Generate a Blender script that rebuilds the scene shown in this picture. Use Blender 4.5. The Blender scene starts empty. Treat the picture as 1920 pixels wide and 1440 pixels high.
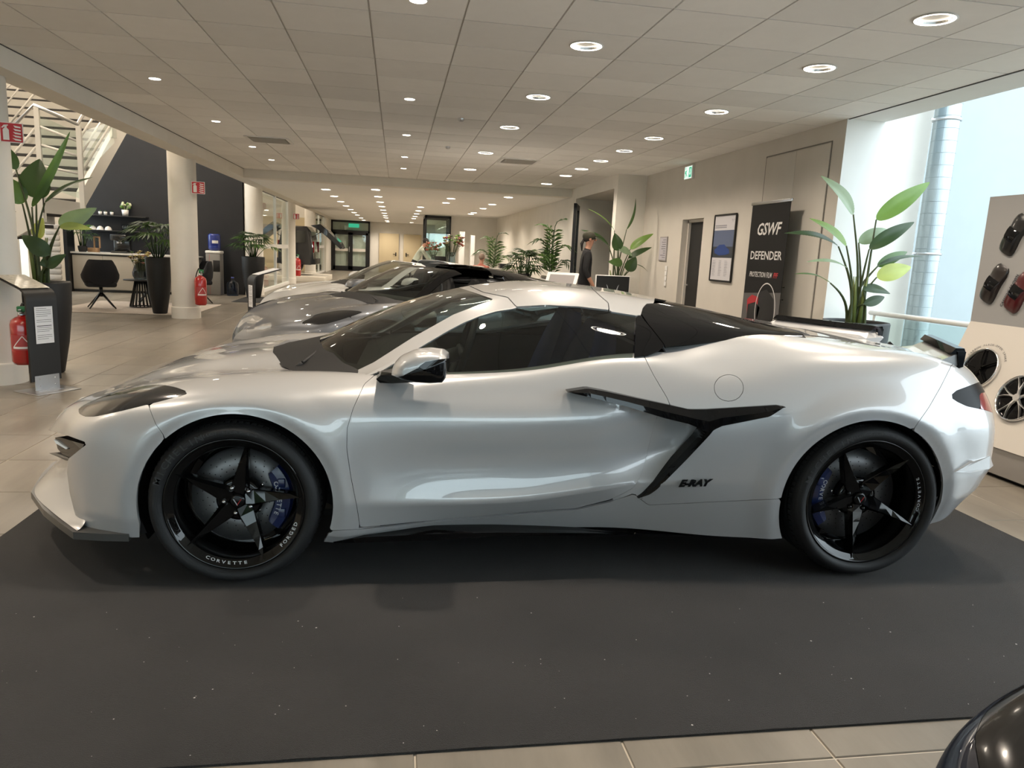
import bpy, bmesh, math, random
import numpy as np
from mathutils import Vector, Matrix

# ------------------------------------------------------------------ camera, world, exposure
SC = bpy.context.scene
COL = SC.collection
F_PX, YAW, PITCH, ROLL, CAM_H = 1359.55, 0.1634917, -0.1790380, 0.0476264, 1.3894
FWD = np.array([math.sin(YAW)*math.cos(PITCH), math.cos(YAW)*math.cos(PITCH), math.sin(PITCH)])
_r = np.array([math.cos(YAW), -math.sin(YAW), 0.0]); _u = np.cross(_r, FWD)
RGT = math.cos(ROLL)*_r + math.sin(ROLL)*_u
UPV = math.cos(ROLL)*_u - math.sin(ROLL)*_r
CAM = np.array([0.0, 0.0, CAM_H])
cam = bpy.data.cameras.new('camera'); cam.sensor_width = 36.0; cam.lens = F_PX/1920*36.0
cam.clip_start = 0.05; cam.clip_end = 300
cam_o = bpy.data.objects.new('camera', cam); COL.objects.link(cam_o)
mw = Matrix.Identity(4)
for i in range(3):
    mw[i][0] = RGT[i]; mw[i][1] = UPV[i]; mw[i][2] = -FWD[i]; mw[i][3] = CAM[i]
cam_o.matrix_world = mw
SC.camera = cam_o
SC.view_settings.view_transform = 'Standard'
SC.view_settings.look = 'None'
SC.view_settings.gamma = 1.0
SC.view_settings.use_curve_mapping = False
SC.view_settings.exposure = 0.84
SC.cycles.use_denoising = True
SC.cycles.max_bounces = 7
SC.cycles.use_adaptive_sampling = True
SC.cycles.adaptive_threshold = 0.07
SC.cycles.diffuse_bounces = 4
SC.cycles.glossy_bounces = 3
SC.cycles.transmission_bounces = 3
SC.cycles.transparent_max_bounces = 12
SC.cycles.caustics_reflective = False
SC.cycles.caustics_refractive = False
SC.cycles.sample_clamp_indirect = 6.0

wd = bpy.data.worlds.new('overcast_sky'); SC.world = wd; wd.use_nodes = True
bgn = wd.node_tree.nodes['Background']
bgn.inputs[0].default_value = (0.80, 0.93, 1.0, 1); bgn.inputs[1].default_value = 2.7

LAMP_W = 26.0          # watts of a ceiling downlight
WARM = (1.0, 0.86, 0.70)

def ray(x, y):
    return FWD + RGT*((x-960)/F_PX) - UPV*((y-720)/F_PX)
def at_z(x, y, z):
    d = ray(x, y); return CAM + d*((z-CAM_H)/d[2])
def at_y(x, y, Y):
    d = ray(x, y); return CAM + d*(Y/d[1])
def at_x(x, y, X):
    d = ray(x, y); return CAM + d*(X/d[0])
def at_d(x, y, dist_y): return at_y(x, y, dist_y)
def project(P):
    d = np.atleast_2d(P) - CAM
    z = d @ FWD
    return np.stack([960+F_PX*(d@RGT)/z, 720-F_PX*(d@UPV)/z], 1)

# ------------------------------------------------------------------ materials
M = {}
def nodes_of(name):
    m = bpy.data.materials.new(name); m.use_nodes = True
    nt = m.node_tree; b = nt.nodes['Principled BSDF']
    M[name] = m
    return m, nt, b
def mat(name, col, rough=0.5, metal=0.0, coat=0.0, spec=0.5, noise=0.0, nscale=40.0, bump=0.0, bscale=200.0, emit=0.0, ecol=None, coat_rough=0.03, sheen=0.0):
    m, nt, b = nodes_of(name)
    b.inputs['Base Color'].default_value = (*col, 1)
    b.inputs['Roughness'].default_value = rough
    b.inputs['Metallic'].default_value = metal
    b.inputs['Coat Weight'].default_value = coat
    b.inputs['Coat Roughness'].default_value = coat_rough
    b.inputs['Specular IOR Level'].default_value = spec
    b.inputs['Sheen Weight'].default_value = sheen
    if emit:
        b.inputs['Emission Color'].default_value = (*(ecol or col), 1)
        b.inputs['Emission Strength'].default_value = emit
    if noise:
        tc = nt.nodes.new('ShaderNodeTexCoord'); n = nt.nodes.new('ShaderNodeTexNoise')
        n.inputs['Scale'].default_value = nscale; n.inputs['Detail'].default_value = 5
        nt.links.new(tc.outputs['Object'], n.inputs['Vector'])
        r = nt.nodes.new('ShaderNodeValToRGB')
        r.color_ramp.elements[0].position = 0.3; r.color_ramp.elements[1].position = 0.7
        r.color_ramp.elements[0].color = (*[c*(1-noise) for c in col], 1)
        r.color_ramp.elements[1].color = (*[min(1, c*(1+noise)) for c in col], 1)
        nt.links.new(n.outputs['Fac'], r.inputs['Fac']); nt.links.new(r.outputs['Color'], b.inputs['Base Color'])
    if bump:
        tc = nt.nodes.new('ShaderNodeTexCoord'); n = nt.nodes.new('ShaderNodeTexNoise')
        n.inputs['Scale'].default_value = bscale; n.inputs['Detail'].default_value = 3
        nt.links.new(tc.outputs['Object'], n.inputs['Vector'])
        bp = nt.nodes.new('ShaderNodeBump'); bp.inputs['Strength'].default_value = bump; bp.inputs['Distance'].default_value = 0.004
        nt.links.new(n.outputs['Fac'], bp.inputs['Height']); nt.links.new(bp.outputs['Normal'], b.inputs['Normal'])
    return m
def thin_glass(name, tint, ior=1.5, refl=1.0):
    m = bpy.data.materials.new(name); m.use_nodes = True; nt = m.node_tree
    for n in list(nt.nodes): nt.nodes.remove(n)
    out = nt.nodes.new('ShaderNodeOutputMaterial'); mix = nt.nodes.new('ShaderNodeMixShader')
    tr = nt.nodes.new('ShaderNodeBsdfTransparent'); gl = nt.nodes.new('ShaderNodeBsdfGlossy')
    lw = nt.nodes.new('ShaderNodeLayerWeight'); lw.inputs['Blend'].default_value = .5; pw = nt.nodes.new('ShaderNodeMath'); pw.operation = 'POWER'; pw.inputs[1].default_value = 4.5
    fr = nt.nodes.new('ShaderNodeMath'); fr.operation = 'MULTIPLY_ADD'; f0 = ((ior-1)/(ior+1))**2*1.6; fr.inputs[1].default_value = 1-f0; fr.inputs[2].default_value = f0
    nt.links.new(lw.outputs['Facing'], pw.inputs[0]); nt.links.new(pw.outputs[0], fr.inputs[0])
    tr.inputs[0].default_value = (*tint, 1); gl.inputs['Roughness'].default_value = 0.0
    gl.inputs[0].default_value = (refl, refl, refl, 1)
    nt.links.new(fr.outputs[0], mix.inputs[0]); nt.links.new(tr.outputs[0], mix.inputs[1]); nt.links.new(gl.outputs[0], mix.inputs[2])
    nt.links.new(mix.outputs[0], out.inputs[0]); M[name] = m
    return m

# ------------------------------------------------------------------ mesh helpers
def link_mesh(name, me, mats, parent=None):
    o = bpy.data.objects.new(name, me); COL.objects.link(o)
    if mats is not None:
        for m in (mats if isinstance(mats, (list, tuple)) else [mats]):
            me.materials.append(M[m] if isinstance(m, str) else m)
    if parent is not None: o.parent = parent
    return o
def tag(o, label=None, cat=None, group=None, kind=None):
    if label: o['label'] = label
    if cat: o['category'] = cat
    if group: o['group'] = group
    if kind: o['kind'] = kind
    return o
def empty(name, loc=(0, 0, 0), rz=0.0, label=None, cat=None, group=None, parent=None):
    o = bpy.data.objects.new(name, None); COL.objects.link(o)
    o.empty_display_size = 0.05
    o.location = loc; o.rotation_euler = (0, 0, rz)
    if parent is not None: o.parent = parent
    return tag(o, label, cat, group)
def copy_tree(o, parent=None):
    c = o.copy(); COL.objects.link(c)
    if parent is not None:
        c.parent = parent; c.matrix_parent_inverse = o.matrix_parent_inverse
    for ch in list(o.children): copy_tree(ch, c)
    return c

class MB:
    """collects polygons of one mesh"""
    def __init__(s): s.v = []; s.f = []; s.sm = []; s.mi = []
    def add(s, vs, fs, smooth=False, mi=0):
        b = len(s.v); s.v += [tuple(float(c) for c in p) for p in vs]
        for f in fs:
            s.f.append([b+i for i in f]); s.sm.append(smooth); s.mi.append(mi)
        return s
    def box(s, lo, hi, mi=0, rot=None, org=None):
        (a, b, c), (d, e, f) = lo, hi
        vs = [(a,b,c),(d,b,c),(d,e,c),(a,e,c),(a,b,f),(d,b,f),(d,e,f),(a,e,f)]
        if rot is not None:
            o = Vector(org if org is not None else ((a+d)/2, (b+e)/2, (c+f)/2))
            vs = [tuple(rot @ (Vector(p)-o) + o) for p in vs]
        return s.add(vs, [(0,3,2,1),(4,5,6,7),(0,1,5,4),(1,2,6,5),(2,3,7,6),(3,0,4,7)], False, mi)
    def bbox(s, lo, hi, bev=0.01, mi=0):
        """box with chamfered edges"""
        (a,b,c),(d,e,f) = lo, hi; q = min(bev, (d-a)/2.01, (e-b)/2.01, (f-c)/2.01)
        bm = bmesh.new(); r = bmesh.ops.create_cube(bm, size=1)
        bmesh.ops.scale(bm, vec=(d-a, e-b, f-c), verts=bm.verts); bmesh.ops.translate(bm, vec=((a+d)/2,(b+e)/2,(c+f)/2), verts=bm.verts)
        bmesh.ops.bevel(bm, geom=list(bm.edges), offset=q, segments=2, affect='EDGES', profile=0.5)
        return s.frombm(bm, mi=mi)
    def frombm(s, bm, smooth=True, mi=0, mat=None):
        bm.verts.ensure_lookup_table()
        vs = [tuple((mat @ v.co) if mat else v.co) for v in bm.verts]
        s.add(vs, [[v.index for v in f.verts] for f in bm.faces], smooth, mi); bm.free(); return s
    def tube(s, pts, r, n=8, smooth=True, caps=True, mi=0):
        """tube along points; r scalar or list"""
        pts = [Vector(p) for p in pts]; k = len(pts)
        rs = r if isinstance(r, (list, tuple)) else [r]*k
        up = None; vs = []
        for i, p in enumerate(pts):
            t = (pts[min(i+1, k-1)] - pts[max(i-1, 0)]).normalized()
            if up is None:
                up = t.orthogonal().normalized()
            else:
                up = (up - t*up.dot(t));
                up = up.normalized() if up.length > 1e-6 else t.orthogonal().normalized()
            w = t.cross(up)
            for j in range(n):
                a = 2*math.pi*j/n
                vs.append(tuple(p + (up*math.cos(a) + w*math.sin(a))*rs[i]))
        fs = []
        for i in range(k-1):
            for j in range(n):
                fs.append((i*n+j, i*n+(j+1) % n, (i+1)*n+(j+1) % n, (i+1)*n+j))
        s.add(vs, fs, smooth, mi)
        if caps:
            b = len(s.v)-len(vs)
            s.f.append([b+j for j in range(n)][::-1]); s.sm.append(False); s.mi.append(mi)
            s.f.append([b+(k-1)*n+j for j in range(n)]); s.sm.append(False); s.mi.append(mi)
        return s
    def lathe(s, prof, n=24, org=(0,0,0), axis='z', smooth=True, mi=0, a0=0.0, a1=2*math.pi):
        """prof: list of (radius, height)"""
        full = abs(a1-a0-2*math.pi) < 1e-6; m = n if full else n+1
        vs = []
        for r, h in prof:
            for j in range(m):
                a = a0+(a1-a0)*j/n
                c, q = r*math.cos(a), r*math.sin(a)
                if axis == 'z': p = (org[0]+c, org[1]+q, org[2]+h)
                elif axis == 'y': p = (org[0]+c, org[1]+h, org[2]+q)
                else: p = (org[0]+h, org[1]+c, org[2]+q)
                vs.append(p)
        fs = []
        for i in range(len(prof)-1):
            for j in range(n):
                j2 = (j+1) % m
                fs.append((i*m+j, i*m+j2, (i+1)*m+j2, (i+1)*m+j))
        return s.add(vs, fs, smooth, mi)
    def prism(s, poly, vec, smooth=False, mi=0):
        """3d polygon extruded by vec"""
        k = len(poly); vec = Vector(vec)
        vs = [Vector(p) for p in poly] + [Vector(p)+vec for p in poly]
        fs = [tuple(range(k))[::-1], tuple(range(k, 2*k))] + [(i, (i+1) % k, k+(i+1) % k, k+i) for i in range(k)]
        return s.add(vs, fs, smooth, mi)
    def grid(s, G, smooth=True, mi=0, closed_u=False):
        """G[i][j] points"""
        a = len(G); b = len(G[0]); vs = [p for row in G for p in row]; fs = []
        for i in range(a-1):
            for j in range(b-(0 if closed_u else 1)):
                j2 = (j+1) % b
                fs.append((i*b+j, i*b+j2, (i+1)*b+j2, (i+1)*b+j))
        return s.add(vs, fs, smooth, mi)
    def sphere(s, c, r, n=12, m=8, mi=0, sc=(1,1,1)):
        bm = bmesh.new(); bmesh.ops.create_uvsphere(bm, u_segments=n, v_segments=m, radius=1)
        vs = [(c[0]+v.co.x*r*sc[0], c[1]+v.co.y*r*sc[1], c[2]+v.co.z*r*sc[2]) for v in bm.verts]
        s.add(vs, [[v.index for v in f.verts] for f in bm.faces], True, mi); bm.free(); return s
    def mesh(s, name):
        me = bpy.data.meshes.new(name); me.from_pydata(s.v, [], s.f)
        me.polygons.foreach_set('use_smooth', s.sm); me.polygons.foreach_set('material_index', s.mi)
        me.update(); return me
    def build(s, name, mats, parent=None, fix=True):
        me = s.mesh(name)
        if fix:
            bm = bmesh.new(); bm.from_mesh(me); bmesh.ops.recalc_face_normals(bm, faces=bm.faces); bm.to_mesh(me); bm.free()
        return link_mesh(name, me, mats, parent)

def text_mesh(txt, size, depth=0.0, shear=0.0, align='CENTER', bold=0.0, sx=1.0, spacing=1.0):
    cu = bpy.data.curves.new('txt', 'FONT'); cu.body = txt; cu.size = size; cu.align_x = align; cu.align_y = 'CENTER'
    cu.extrude = depth; cu.shear = shear; cu.offset = bold; cu.space_character = spacing; cu.resolution_u = 2
    o = bpy.data.objects.new('txt', cu); COL.objects.link(o)
    dg = bpy.context.evaluated_depsgraph_get(); me = bpy.data.meshes.new_from_object(o.evaluated_get(dg))
    bpy.data.objects.remove(o); bpy.data.curves.remove(cu)
    if sx != 1.0:
        for v in me.vertices: v.co.x *= sx
    return me
def add_text(mb, txt, size, X, Y, org, mi=0, **kw):
    """text laid in the plane of unit vectors X (reading direction) and Y (up), added to a mesh builder"""
    me = text_mesh(txt, size, **kw); X = Vector(X); Y = Vector(Y); N = X.cross(Y); o = Vector(org)
    vs = [o + X*v.co.x + Y*v.co.y + N*v.co.z for v in me.vertices]
    mb.add(vs, [list(p.vertices) for p in me.polygons], False, mi); bpy.data.meshes.remove(me)
    return mb
def spline_pts(P, n):
    """natural cubic through P (list of tuples) -> n points, chord-length parameter"""
    P = np.array(P, float); d = np.r_[0, np.cumsum(np.linalg.norm(np.diff(P, axis=0), axis=1))]
    return cubic(d, P, np.linspace(0, d[-1], n))
def cubic(t, P, q):
    """natural cubic spline through (t, P) evaluated at q; P is (n, ...)"""
    t = np.asarray(t, float); P = np.asarray(P, float); n = len(t); sh = P.shape[1:]; Y = P.reshape(n, -1)
    q = np.asarray(q, float)
    if n == 2:
        w = ((q-t[0])/(t[1]-t[0]))[:, None]; return (Y[0]*(1-w)+Y[1]*w).reshape((len(q),)+sh)
    h = np.diff(t); A = np.zeros((n, n)); B = np.zeros_like(Y)
    A[0, 0] = A[-1, -1] = 1
    for i in range(1, n-1):
        A[i, i-1] = h[i-1]; A[i, i] = 2*(h[i-1]+h[i]); A[i, i+1] = h[i]
        B[i] = 6*((Y[i+1]-Y[i])/h[i]-(Y[i]-Y[i-1])/h[i-1])
    S = np.linalg.solve(A, B)
    k = np.clip(np.searchsorted(t, q, side='right')-1, 0, n-2)
    a = (t[k+1]-q)[:, None]; b = (q-t[k])[:, None]; hk = h[k][:, None]
    out = (S[k]*a**3+S[k+1]*b**3)/(6*hk)+(Y[k]/hk-S[k]*hk/6)*a+(Y[k+1]/hk-S[k+1]*hk/6)*b
    return out.reshape((len(q),)+sh)
# ------------------------------------------------------------------ room materials
mat('plaster', (.78, .75, .69), .85, noise=.03, nscale=3)
mat('plaster_white', (.80, .80, .78), .8, noise=.02, nscale=3)
mat('dark_wall', (.014, .0145, .017), .8, noise=.08, nscale=4)
mat('grout', (.62, .56, .47), .9)
mat('ceil_grid', (.66, .64, .61), .7)
mat('white_metal', (.72, .70, .66), .45)
mat('steel', (.55, .55, .56), .3, metal=1.0)
mat('frame_black', (.007, .007, .0075), .4)
mat('black_matte', (.012, .012, .0125), .55)
mat('duct_steel', (.36, .41, .43), .32, metal=.85, noise=.06, nscale=6)
thin_glass('clear_glass', (.90, .95, .93), 1.45)
thin_glass('facade_glass', (.92, .95, .95), 1.3)
mat('lamp_glow', (1, .95, .86), .5, emit=9.0, ecol=(1.0, .93, .80))
mat('lamp_chrome', (.78, .78, .78), .16, metal=1.0)
mat('trim_white', (.80, .79, .77), .5)
mat('trim_cream', (.70, .66, .60), .6)
mat('ceil_shadowgap', (.08, .08, .08), .8)
def tile_mat(name, col, var, rough, streak):
    m, nt, b = nodes_of(name)
    tc = nt.nodes.new('ShaderNodeTexCoord'); oi = nt.nodes.new('ShaderNodeObjectInfo'); ge = nt.nodes.new('ShaderNodeNewGeometry')
    mp = nt.nodes.new('ShaderNodeMapping'); mp.inputs['Scale'].default_value = (2.0, streak, 2.0)
    n = nt.nodes.new('ShaderNodeTexNoise'); n.inputs['Scale'].default_value = 2.2; n.inputs['Detail'].default_value = 8; n.inputs['Roughness'].default_value = .65
    nt.links.new(ge.outputs['Position'], mp.inputs['Vector']); nt.links.new(mp.outputs['Vector'], n.inputs['Vector'])
    r = nt.nodes.new('ShaderNodeValToRGB'); r.color_ramp.elements[0].position = .3; r.color_ramp.elements[1].position = .72
    r.color_ramp.elements[0].color = (*[c*(1-var) for c in col], 1); r.color_ramp.elements[1].color = (*[c*(1+var) for c in col], 1)
    nt.links.new(n.outputs['Fac'], r.inputs['Fac'])
    hv = nt.nodes.new('ShaderNodeHueSaturation'); ma = nt.nodes.new('ShaderNodeMapRange'); ma.inputs[3].default_value = .93; ma.inputs[4].default_value = 1.07
    nt.links.new(oi.outputs['Random'], ma.inputs[0]); nt.links.new(ma.outputs[0], hv.inputs['Value']); nt.links.new(r.outputs['Color'], hv.inputs['Color'])
    nt.links.new(hv.outputs['Color'], b.inputs['Base Color'])
    b.inputs['Roughness'].default_value = rough
    return nt, b
tile_mat('floor_tile', (.235, .208, .172), .20, .34, .35)
nt_, b_ = tile_mat('ceiling_tile', (.88, .87, .85), .02, .95, 2.0)
# carpet
m, nt, b = nodes_of('carpet')
b.inputs['Roughness'].default_value = .95; b.inputs['Sheen Weight'].default_value = .08; b.inputs['Sheen Roughness'].default_value = .6
tc = nt.nodes.new('ShaderNodeTexCoord'); n1 = nt.nodes.new('ShaderNodeTexNoise'); n1.inputs['Scale'].default_value = 420; n1.inputs['Detail'].default_value = 2
n2 = nt.nodes.new('ShaderNodeTexNoise'); n2.inputs['Scale'].default_value = 2.5; n2.inputs['Detail'].default_value = 6
nt.links.new(tc.outputs['Object'], n1.inputs['Vector']); nt.links.new(tc.outputs['Object'], n2.inputs['Vector'])
mx = nt.nodes.new('ShaderNodeMix'); mx.data_type = 'FLOAT'; mx.inputs[0].default_value = .45
nt.links.new(n1.outputs['Fac'], mx.inputs[2]); nt.links.new(n2.outputs['Fac'], mx.inputs[3])
r = nt.nodes.new('ShaderNodeValToRGB'); r.color_ramp.elements[0].position = .33; r.color_ramp.elements[1].position = .68
r.color_ramp.elements[0].color = (.011, .010, .010, 1); r.color_ramp.elements[1].color = (.029, .027, .027, 1)
nt.links.new(mx.outputs[0], r.inputs['Fac']); nt.links.new(r.outputs['Color'], b.inputs['Base Color'])
bp = nt.nodes.new('ShaderNodeBump'); bp.inputs['Strength'].default_value = .8; bp.inputs['Distance'].default_value = .006
nt.links.new(n1.outputs['Fac'], bp.inputs['Height']); nt.links.new(bp.outputs['Normal'], b.inputs['Normal'])

def struct(name, mb, mats, parent=None):
    o = mb.build(name, mats, parent)
    if parent is None: o['kind'] = 'structure'
    return o
ZC = 2.859                                   # ceiling
ZL = 2.68                                    # lower ceiling of the rear hall
random.seed(7)

# ------------------------------------------------------------------ floor and its tiles
FX0, FX1, FY0, FY1 = -11.0, 12.0, -9.0, 46.0
b = MB(); b.box((FX0, FY0, -.2), (FX1, FY1, -.004)); floor = struct('floor', b, 'grout')
def chamfer_tile(h, g, s=.6):
    a = s/2-g; c = .003
    mb = MB(); vs = [(-a,-a,-h),(a,-a,-h),(a,a,-h),(-a,a,-h),(-a,-a,-c),(a,-a,-c),(a,a,-c),(-a,a,-c),(-a+c,-a+c,0),(a-c,-a+c,0),(a-c,a-c,0),(-a+c,a-c,0)]
    mb.add(vs, [(0,1,5,4),(1,2,6,5),(2,3,7,6),(3,0,4,7),(4,5,9,8),(5,6,10,9),(6,7,11,10),(7,4,8,11),(8,9,10,11)])
    return mb
tm = chamfer_tile(.012, .0028); tile_me = tm.mesh('floor_tile'); tile_me.materials.append(M['floor_tile'])
cands = []
CARPET = (-1.76, 3.32, 1.82, 5.45)
for i in range(-18, 20):
    for j in range(-18, 74):
        x, y = .075+.6*i+.3, 1.69+.6*j+.3
        if not (FX0+.3 < x < FX1-.3 and FY0+.3 < y < FY1-.3): continue
        vis = 0.0
        if y > .6:
            q = project([(x-.3, y-.3, 0), (x+.3, y-.3, 0), (x+.3, y+.3, 0), (x-.3, y+.3, 0)]); c = q.mean(0)
            if -40 < c[0] < 1960 and c[1] < 1470:
                vis = abs(np.cross(q[2]-q[0], q[3]-q[1]))/2
                if CARPET[0]+.1 < x-.3 and x+.3 < CARPET[1]-.1 and CARPET[2]+.1 < y-.3 and y+.3 < CARPET[3]-.1: vis = 0
                if -.9 < x < 3.2 and 5.0 < y < 12: vis *= .02
                if x > 3.4 and y > 4.8: vis *= .05
        cands.append((vis, x, y))
cands.sort(reverse=True)
rest = MB()
for k, (v, x, y) in enumerate(cands):
    if k < 300 and v > 0:
        o = bpy.data.objects.new('floor_tile', tile_me); COL.objects.link(o); o.location = (x, y, 0); o.parent = floor
    else:
        rest.add([(px_+x, py_+y, pz_) for px_, py_, pz_ in tm.v], [tuple(f) for f in tm.f])
ro = rest.build('floor_tile_field', 'floor_tile', floor, fix=False); ro['kind'] = 'stuff'

# ------------------------------------------------------------------ ceiling grid, tiles and downlights
X_L, X_R, Y_B, Y_END = -3.2, 4.43, -8.0, 16.45
b = MB(); b.box((X_L, Y_B, ZC+.02), (X_R, Y_END, ZC+.30)); b.box((X_L, Y_B, ZC+.012), (X_R, Y_END, ZC+.02)); ceiling = struct('ceiling', b, 'ceil_grid')
cm = MB(); a = .2935; cm.add([(-a,-a,0),(a,-a,0),(a,a,0),(-a,a,0),(-a,-a,.012),(a,-a,.012),(a,a,.012),(-a,a,.012)], [(3,2,1,0),(0,1,5,4),(1,2,6,5),(2,3,7,6),(3,0,4,7)])
ceil_me = cm.mesh('ceiling_tile'); ceil_me.materials.append(M['ceiling_tile'])
def holed(r):
    mb = MB(); n = 32; V = []; Fc = []
    for j in range(n):
        t = 2*math.pi*j/n; c, s = math.cos(t), math.sin(t); k = a/max(abs(c), abs(s))
        V += [(c*k, s*k, 0), (c*r, s*r, 0), (c*r, s*r, .012), (c*k, s*k, .012)]
    for j in range(n):
        p, q = 4*j, 4*((j+1) % n); Fc += [(p, p+1, q+1, q), (p+1, p+2, q+2, q+1), (p, q, q+3, p+3)]
    mb.add(V, Fc); me = mb.mesh('ceiling_tile'); me.materials.append(M['ceiling_tile'])
    bm = bmesh.new(); bm.from_mesh(me); bmesh.ops.recalc_face_normals(bm, faces=bm.faces)
    bm.to_mesh(me); bm.free(); return me
hole_big, hole_small = holed(.108), holed(.052)
BIG = [(3.1, y) for y in (2.95, 4.15, 5.35, 7.15, 8.95, 10.15, 11.35, 12.55, 13.75, 15.55)] + [(1.3, y) for y in (2.95, 5.35, 7.15, 8.95, 11.35, 13.75)]
SMALL = [(.1, y) for y in (2.95, 4.75, 7.75, 10.15, 12.55, 14.35)] + [(-2.3, y) for y in (2.95, 4.75, 7.75, 10.15, 12.55, 14.35)]
VENTS = [tuple(at_z(505, 262, ZC)[:2]), tuple(at_z(972, 302, ZC)[:2])]
lamps = {(round(x, 2), round(y, 2)): hole_big for x, y in BIG}; lamps.update({(round(x, 2), round(y, 2)): hole_small for x, y in SMALL})
ventc = []
cc = []
for i in range(-6, 9):
    for j in range(-24, 20):
        x, y = -.2+.6*i+.3, 5.65+.6*j+.3
        if not (X_L-.3 < x < X_R+.3 and Y_B < y < Y_END+.2): continue
        vis = 0
        if y > 2.4:
            q = project([(x-.3, y-.3, ZC), (x+.3, y-.3, ZC), (x+.3, y+.3, ZC), (x-.3, y+.3, ZC)]); c = q.mean(0)
            if -60 < c[0] < 1980 and c[1] > -40: vis = abs(np.cross(q[2]-q[0], q[3]-q[1]))/2
        cc.append((vis, x, y))
cc.sort(reverse=True); rest = MB(); nt_ = 0
def cut_tile(x, y):
    """tile clipped to the ceiling field"""
    x0, x1, y0, y1 = max(x-a, X_L), min(x+a, X_R), max(y-a, Y_B), min(y+a, Y_END)
    return x0, x1, y0, y1
for k, (v, x, y) in enumerate(cc):
    key = (round(x, 2), round(y, 2)); me = lamps.get(key, ceil_me)
    x0, x1, y0, y1 = cut_tile(x, y)
    if x1-x0 < .02 or y1-y0 < .02: continue
    whole = abs((x1-x0)-2*a) < 1e-6 and abs((y1-y0)-2*a) < 1e-6
    if whole and (k < 300 or me is not ceil_me):
        o = bpy.data.objects.new('ceiling_tile', me); COL.objects.link(o); o.location = (x, y, ZC); o.parent = ceiling
    else:
        rest.box((x0, y0, ZC), (x1, y1, ZC+.012))
ro = rest.build('ceiling_tile_field', 'ceiling_tile', ceiling); ro['kind'] = 'stuff'

def lamp_big():
    root = empty('ceiling_downlight')
    b = MB(); b.lathe([(.106, .002), (.120, -.003), (.122, -.006), (.110, -.008), (.104, -.004), (.104, .004)], 40); b.build('trim_ring', 'trim_white', root)
    b = MB(); n = 36
    G = [[(r*math.cos(2*math.pi*j/n), r*math.sin(2*math.pi*j/n), z) for j in range(n)] for r, z in [(.104, -.003), (.098, .018), (.088, .036), (.070, .052)]]
    b.grid(G, smooth=False, closed_u=True); b.build('reflector', 'lamp_chrome', root)
    b = MB(); b.lathe([(0, .048), (.072, .048), (.072, .06)], 32); b.build('light_disc', 'lamp_glow', root)
    b = MB(); b.lathe([(.100, -.0085), (.110, -.0088)], 40); b.build('lit_rim_glow', 'lamp_glow', root)  # emissive ring stands in for the lit lower rim
    return root
def lamp_small():
    root = empty('ceiling_downlight')
    b = MB(); b.lathe([(.050, .002), (.060, -.003), (.056, -.006), (.046, -.002), (.046, .02)], 28); b.build('trim_ring', 'trim_white', root)
    b = MB(); b.lathe([(0, -.0055), (.050, -.0065)], 24); b.build('light_disc', 'lamp_glow', root)
    return root
def lamp_light(kind, W, size, angle, root, z):
    l = bpy.data.lights.new('lamp_light', 'SPOT'); l.energy = W; l.color = WARM; l.shadow_soft_size = size; l.spot_size = math.radians(angle); l.spot_blend = .6
    o = bpy.data.objects.new('lamp_light', l); COL.objects.link(o); o.location = (0, 0, z); o.parent = root
protoB, protoS = None, None
ORD = ['first', 'second', 'third', 'fourth', 'fifth', 'sixth', 'seventh', 'eighth', 'ninth', 'tenth', 'eleventh', 'twelfth', 'thirteenth', 'fourteenth']
def row_label(kind, row, k, where): return f'{kind} ceiling downlight, {ORD[k]} from the camera in the {where}'
LIGHT_W = dict(big=45.0, small=42.0, low=80.0)
def place_lamps(lst, maker, proto, W, size, angle, zc, label, group, vis_y=2.5):
    rows = {}
    for x, y in lst: rows.setdefault(x, []).append(y)
    for x, ys in rows.items():
        k = 0; nb = 0
        for y in sorted(ys):
            if proto is None: o = proto = maker()
            else: o = copy_tree_nolight(proto)
            o.location = (x, y, zc)
            if y > vis_y: lb = label[x] % ORD[k]; k += 1
            else: lb = f'{label[x].split(",")[0]} before the camera, {ORD[nb]} in the row at {x:g} metres'; nb += 1
            tag(o, lb, 'ceiling light', group)
            lamp_light('s', W*((1.25 if size > .06 else 2.0) if y < 4 else 1.0), size, angle, o, -.012)
    return proto
def copy_tree_nolight(o, parent=None):
    c = o.copy(); COL.objects.link(c)
    if parent is not None: c.parent = parent
    for ch in list(o.children):
        if ch.type != 'LIGHT': copy_tree_nolight(ch, c)
    return c
def protoize(maker):
    r = maker(); return r
place_lamps(BIG, lamp_big, None, LIGHT_W['big'], .07, 150, ZC, {3.1: 'wide chrome downlight, %s from the front in the row nearest the right wall', 1.3: 'wide chrome downlight, %s from the front in the row over the white sports car roof'}, 'wide chrome ceiling downlights', 2.0)
place_lamps(SMALL, lamp_small, None, LIGHT_W['small'], .045, 140, ZC, {.1: 'small round downlight, %s from the front in the middle row of the ceiling', -2.3: 'small round downlight, %s from the front in the row nearest the stairs'}, 'small round ceiling downlights', 2.0)
for k, (x, y) in enumerate(VENTS):
    r = empty('ceiling_vent', (x, y, ZC), 0, ('square slatted air vent in the ceiling towards the staircase', 'square slatted air vent in the ceiling above the grey sports car')[k], 'air vent', 'ceiling air vents')
    b = MB(); w = .29
    for s in (-1, 1):
        b.box((-w, s*w-.02, -.012), (w, s*w+.02, .0)); b.box((s*w-.02, -w, -.012), (s*w+.02, w, 0))
    b.build('vent_frame', 'trim_white', r)
    b = MB(); b.box((-w, -w, -.003), (w, w, -.001)); mat('vent_grey', (.30, .29, .27), .8) if k == 0 else None; b.build('vent_back', 'vent_grey', r)
    for q in range(9):
        b = MB(); yy = -.24+q*.06; b.box((-.25, yy-.012, -.014), (.25, yy+.012, -.010), rot=Matrix.Rotation(.5, 3, 'X')); b.build('slat', 'trim_cream', r)
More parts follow.
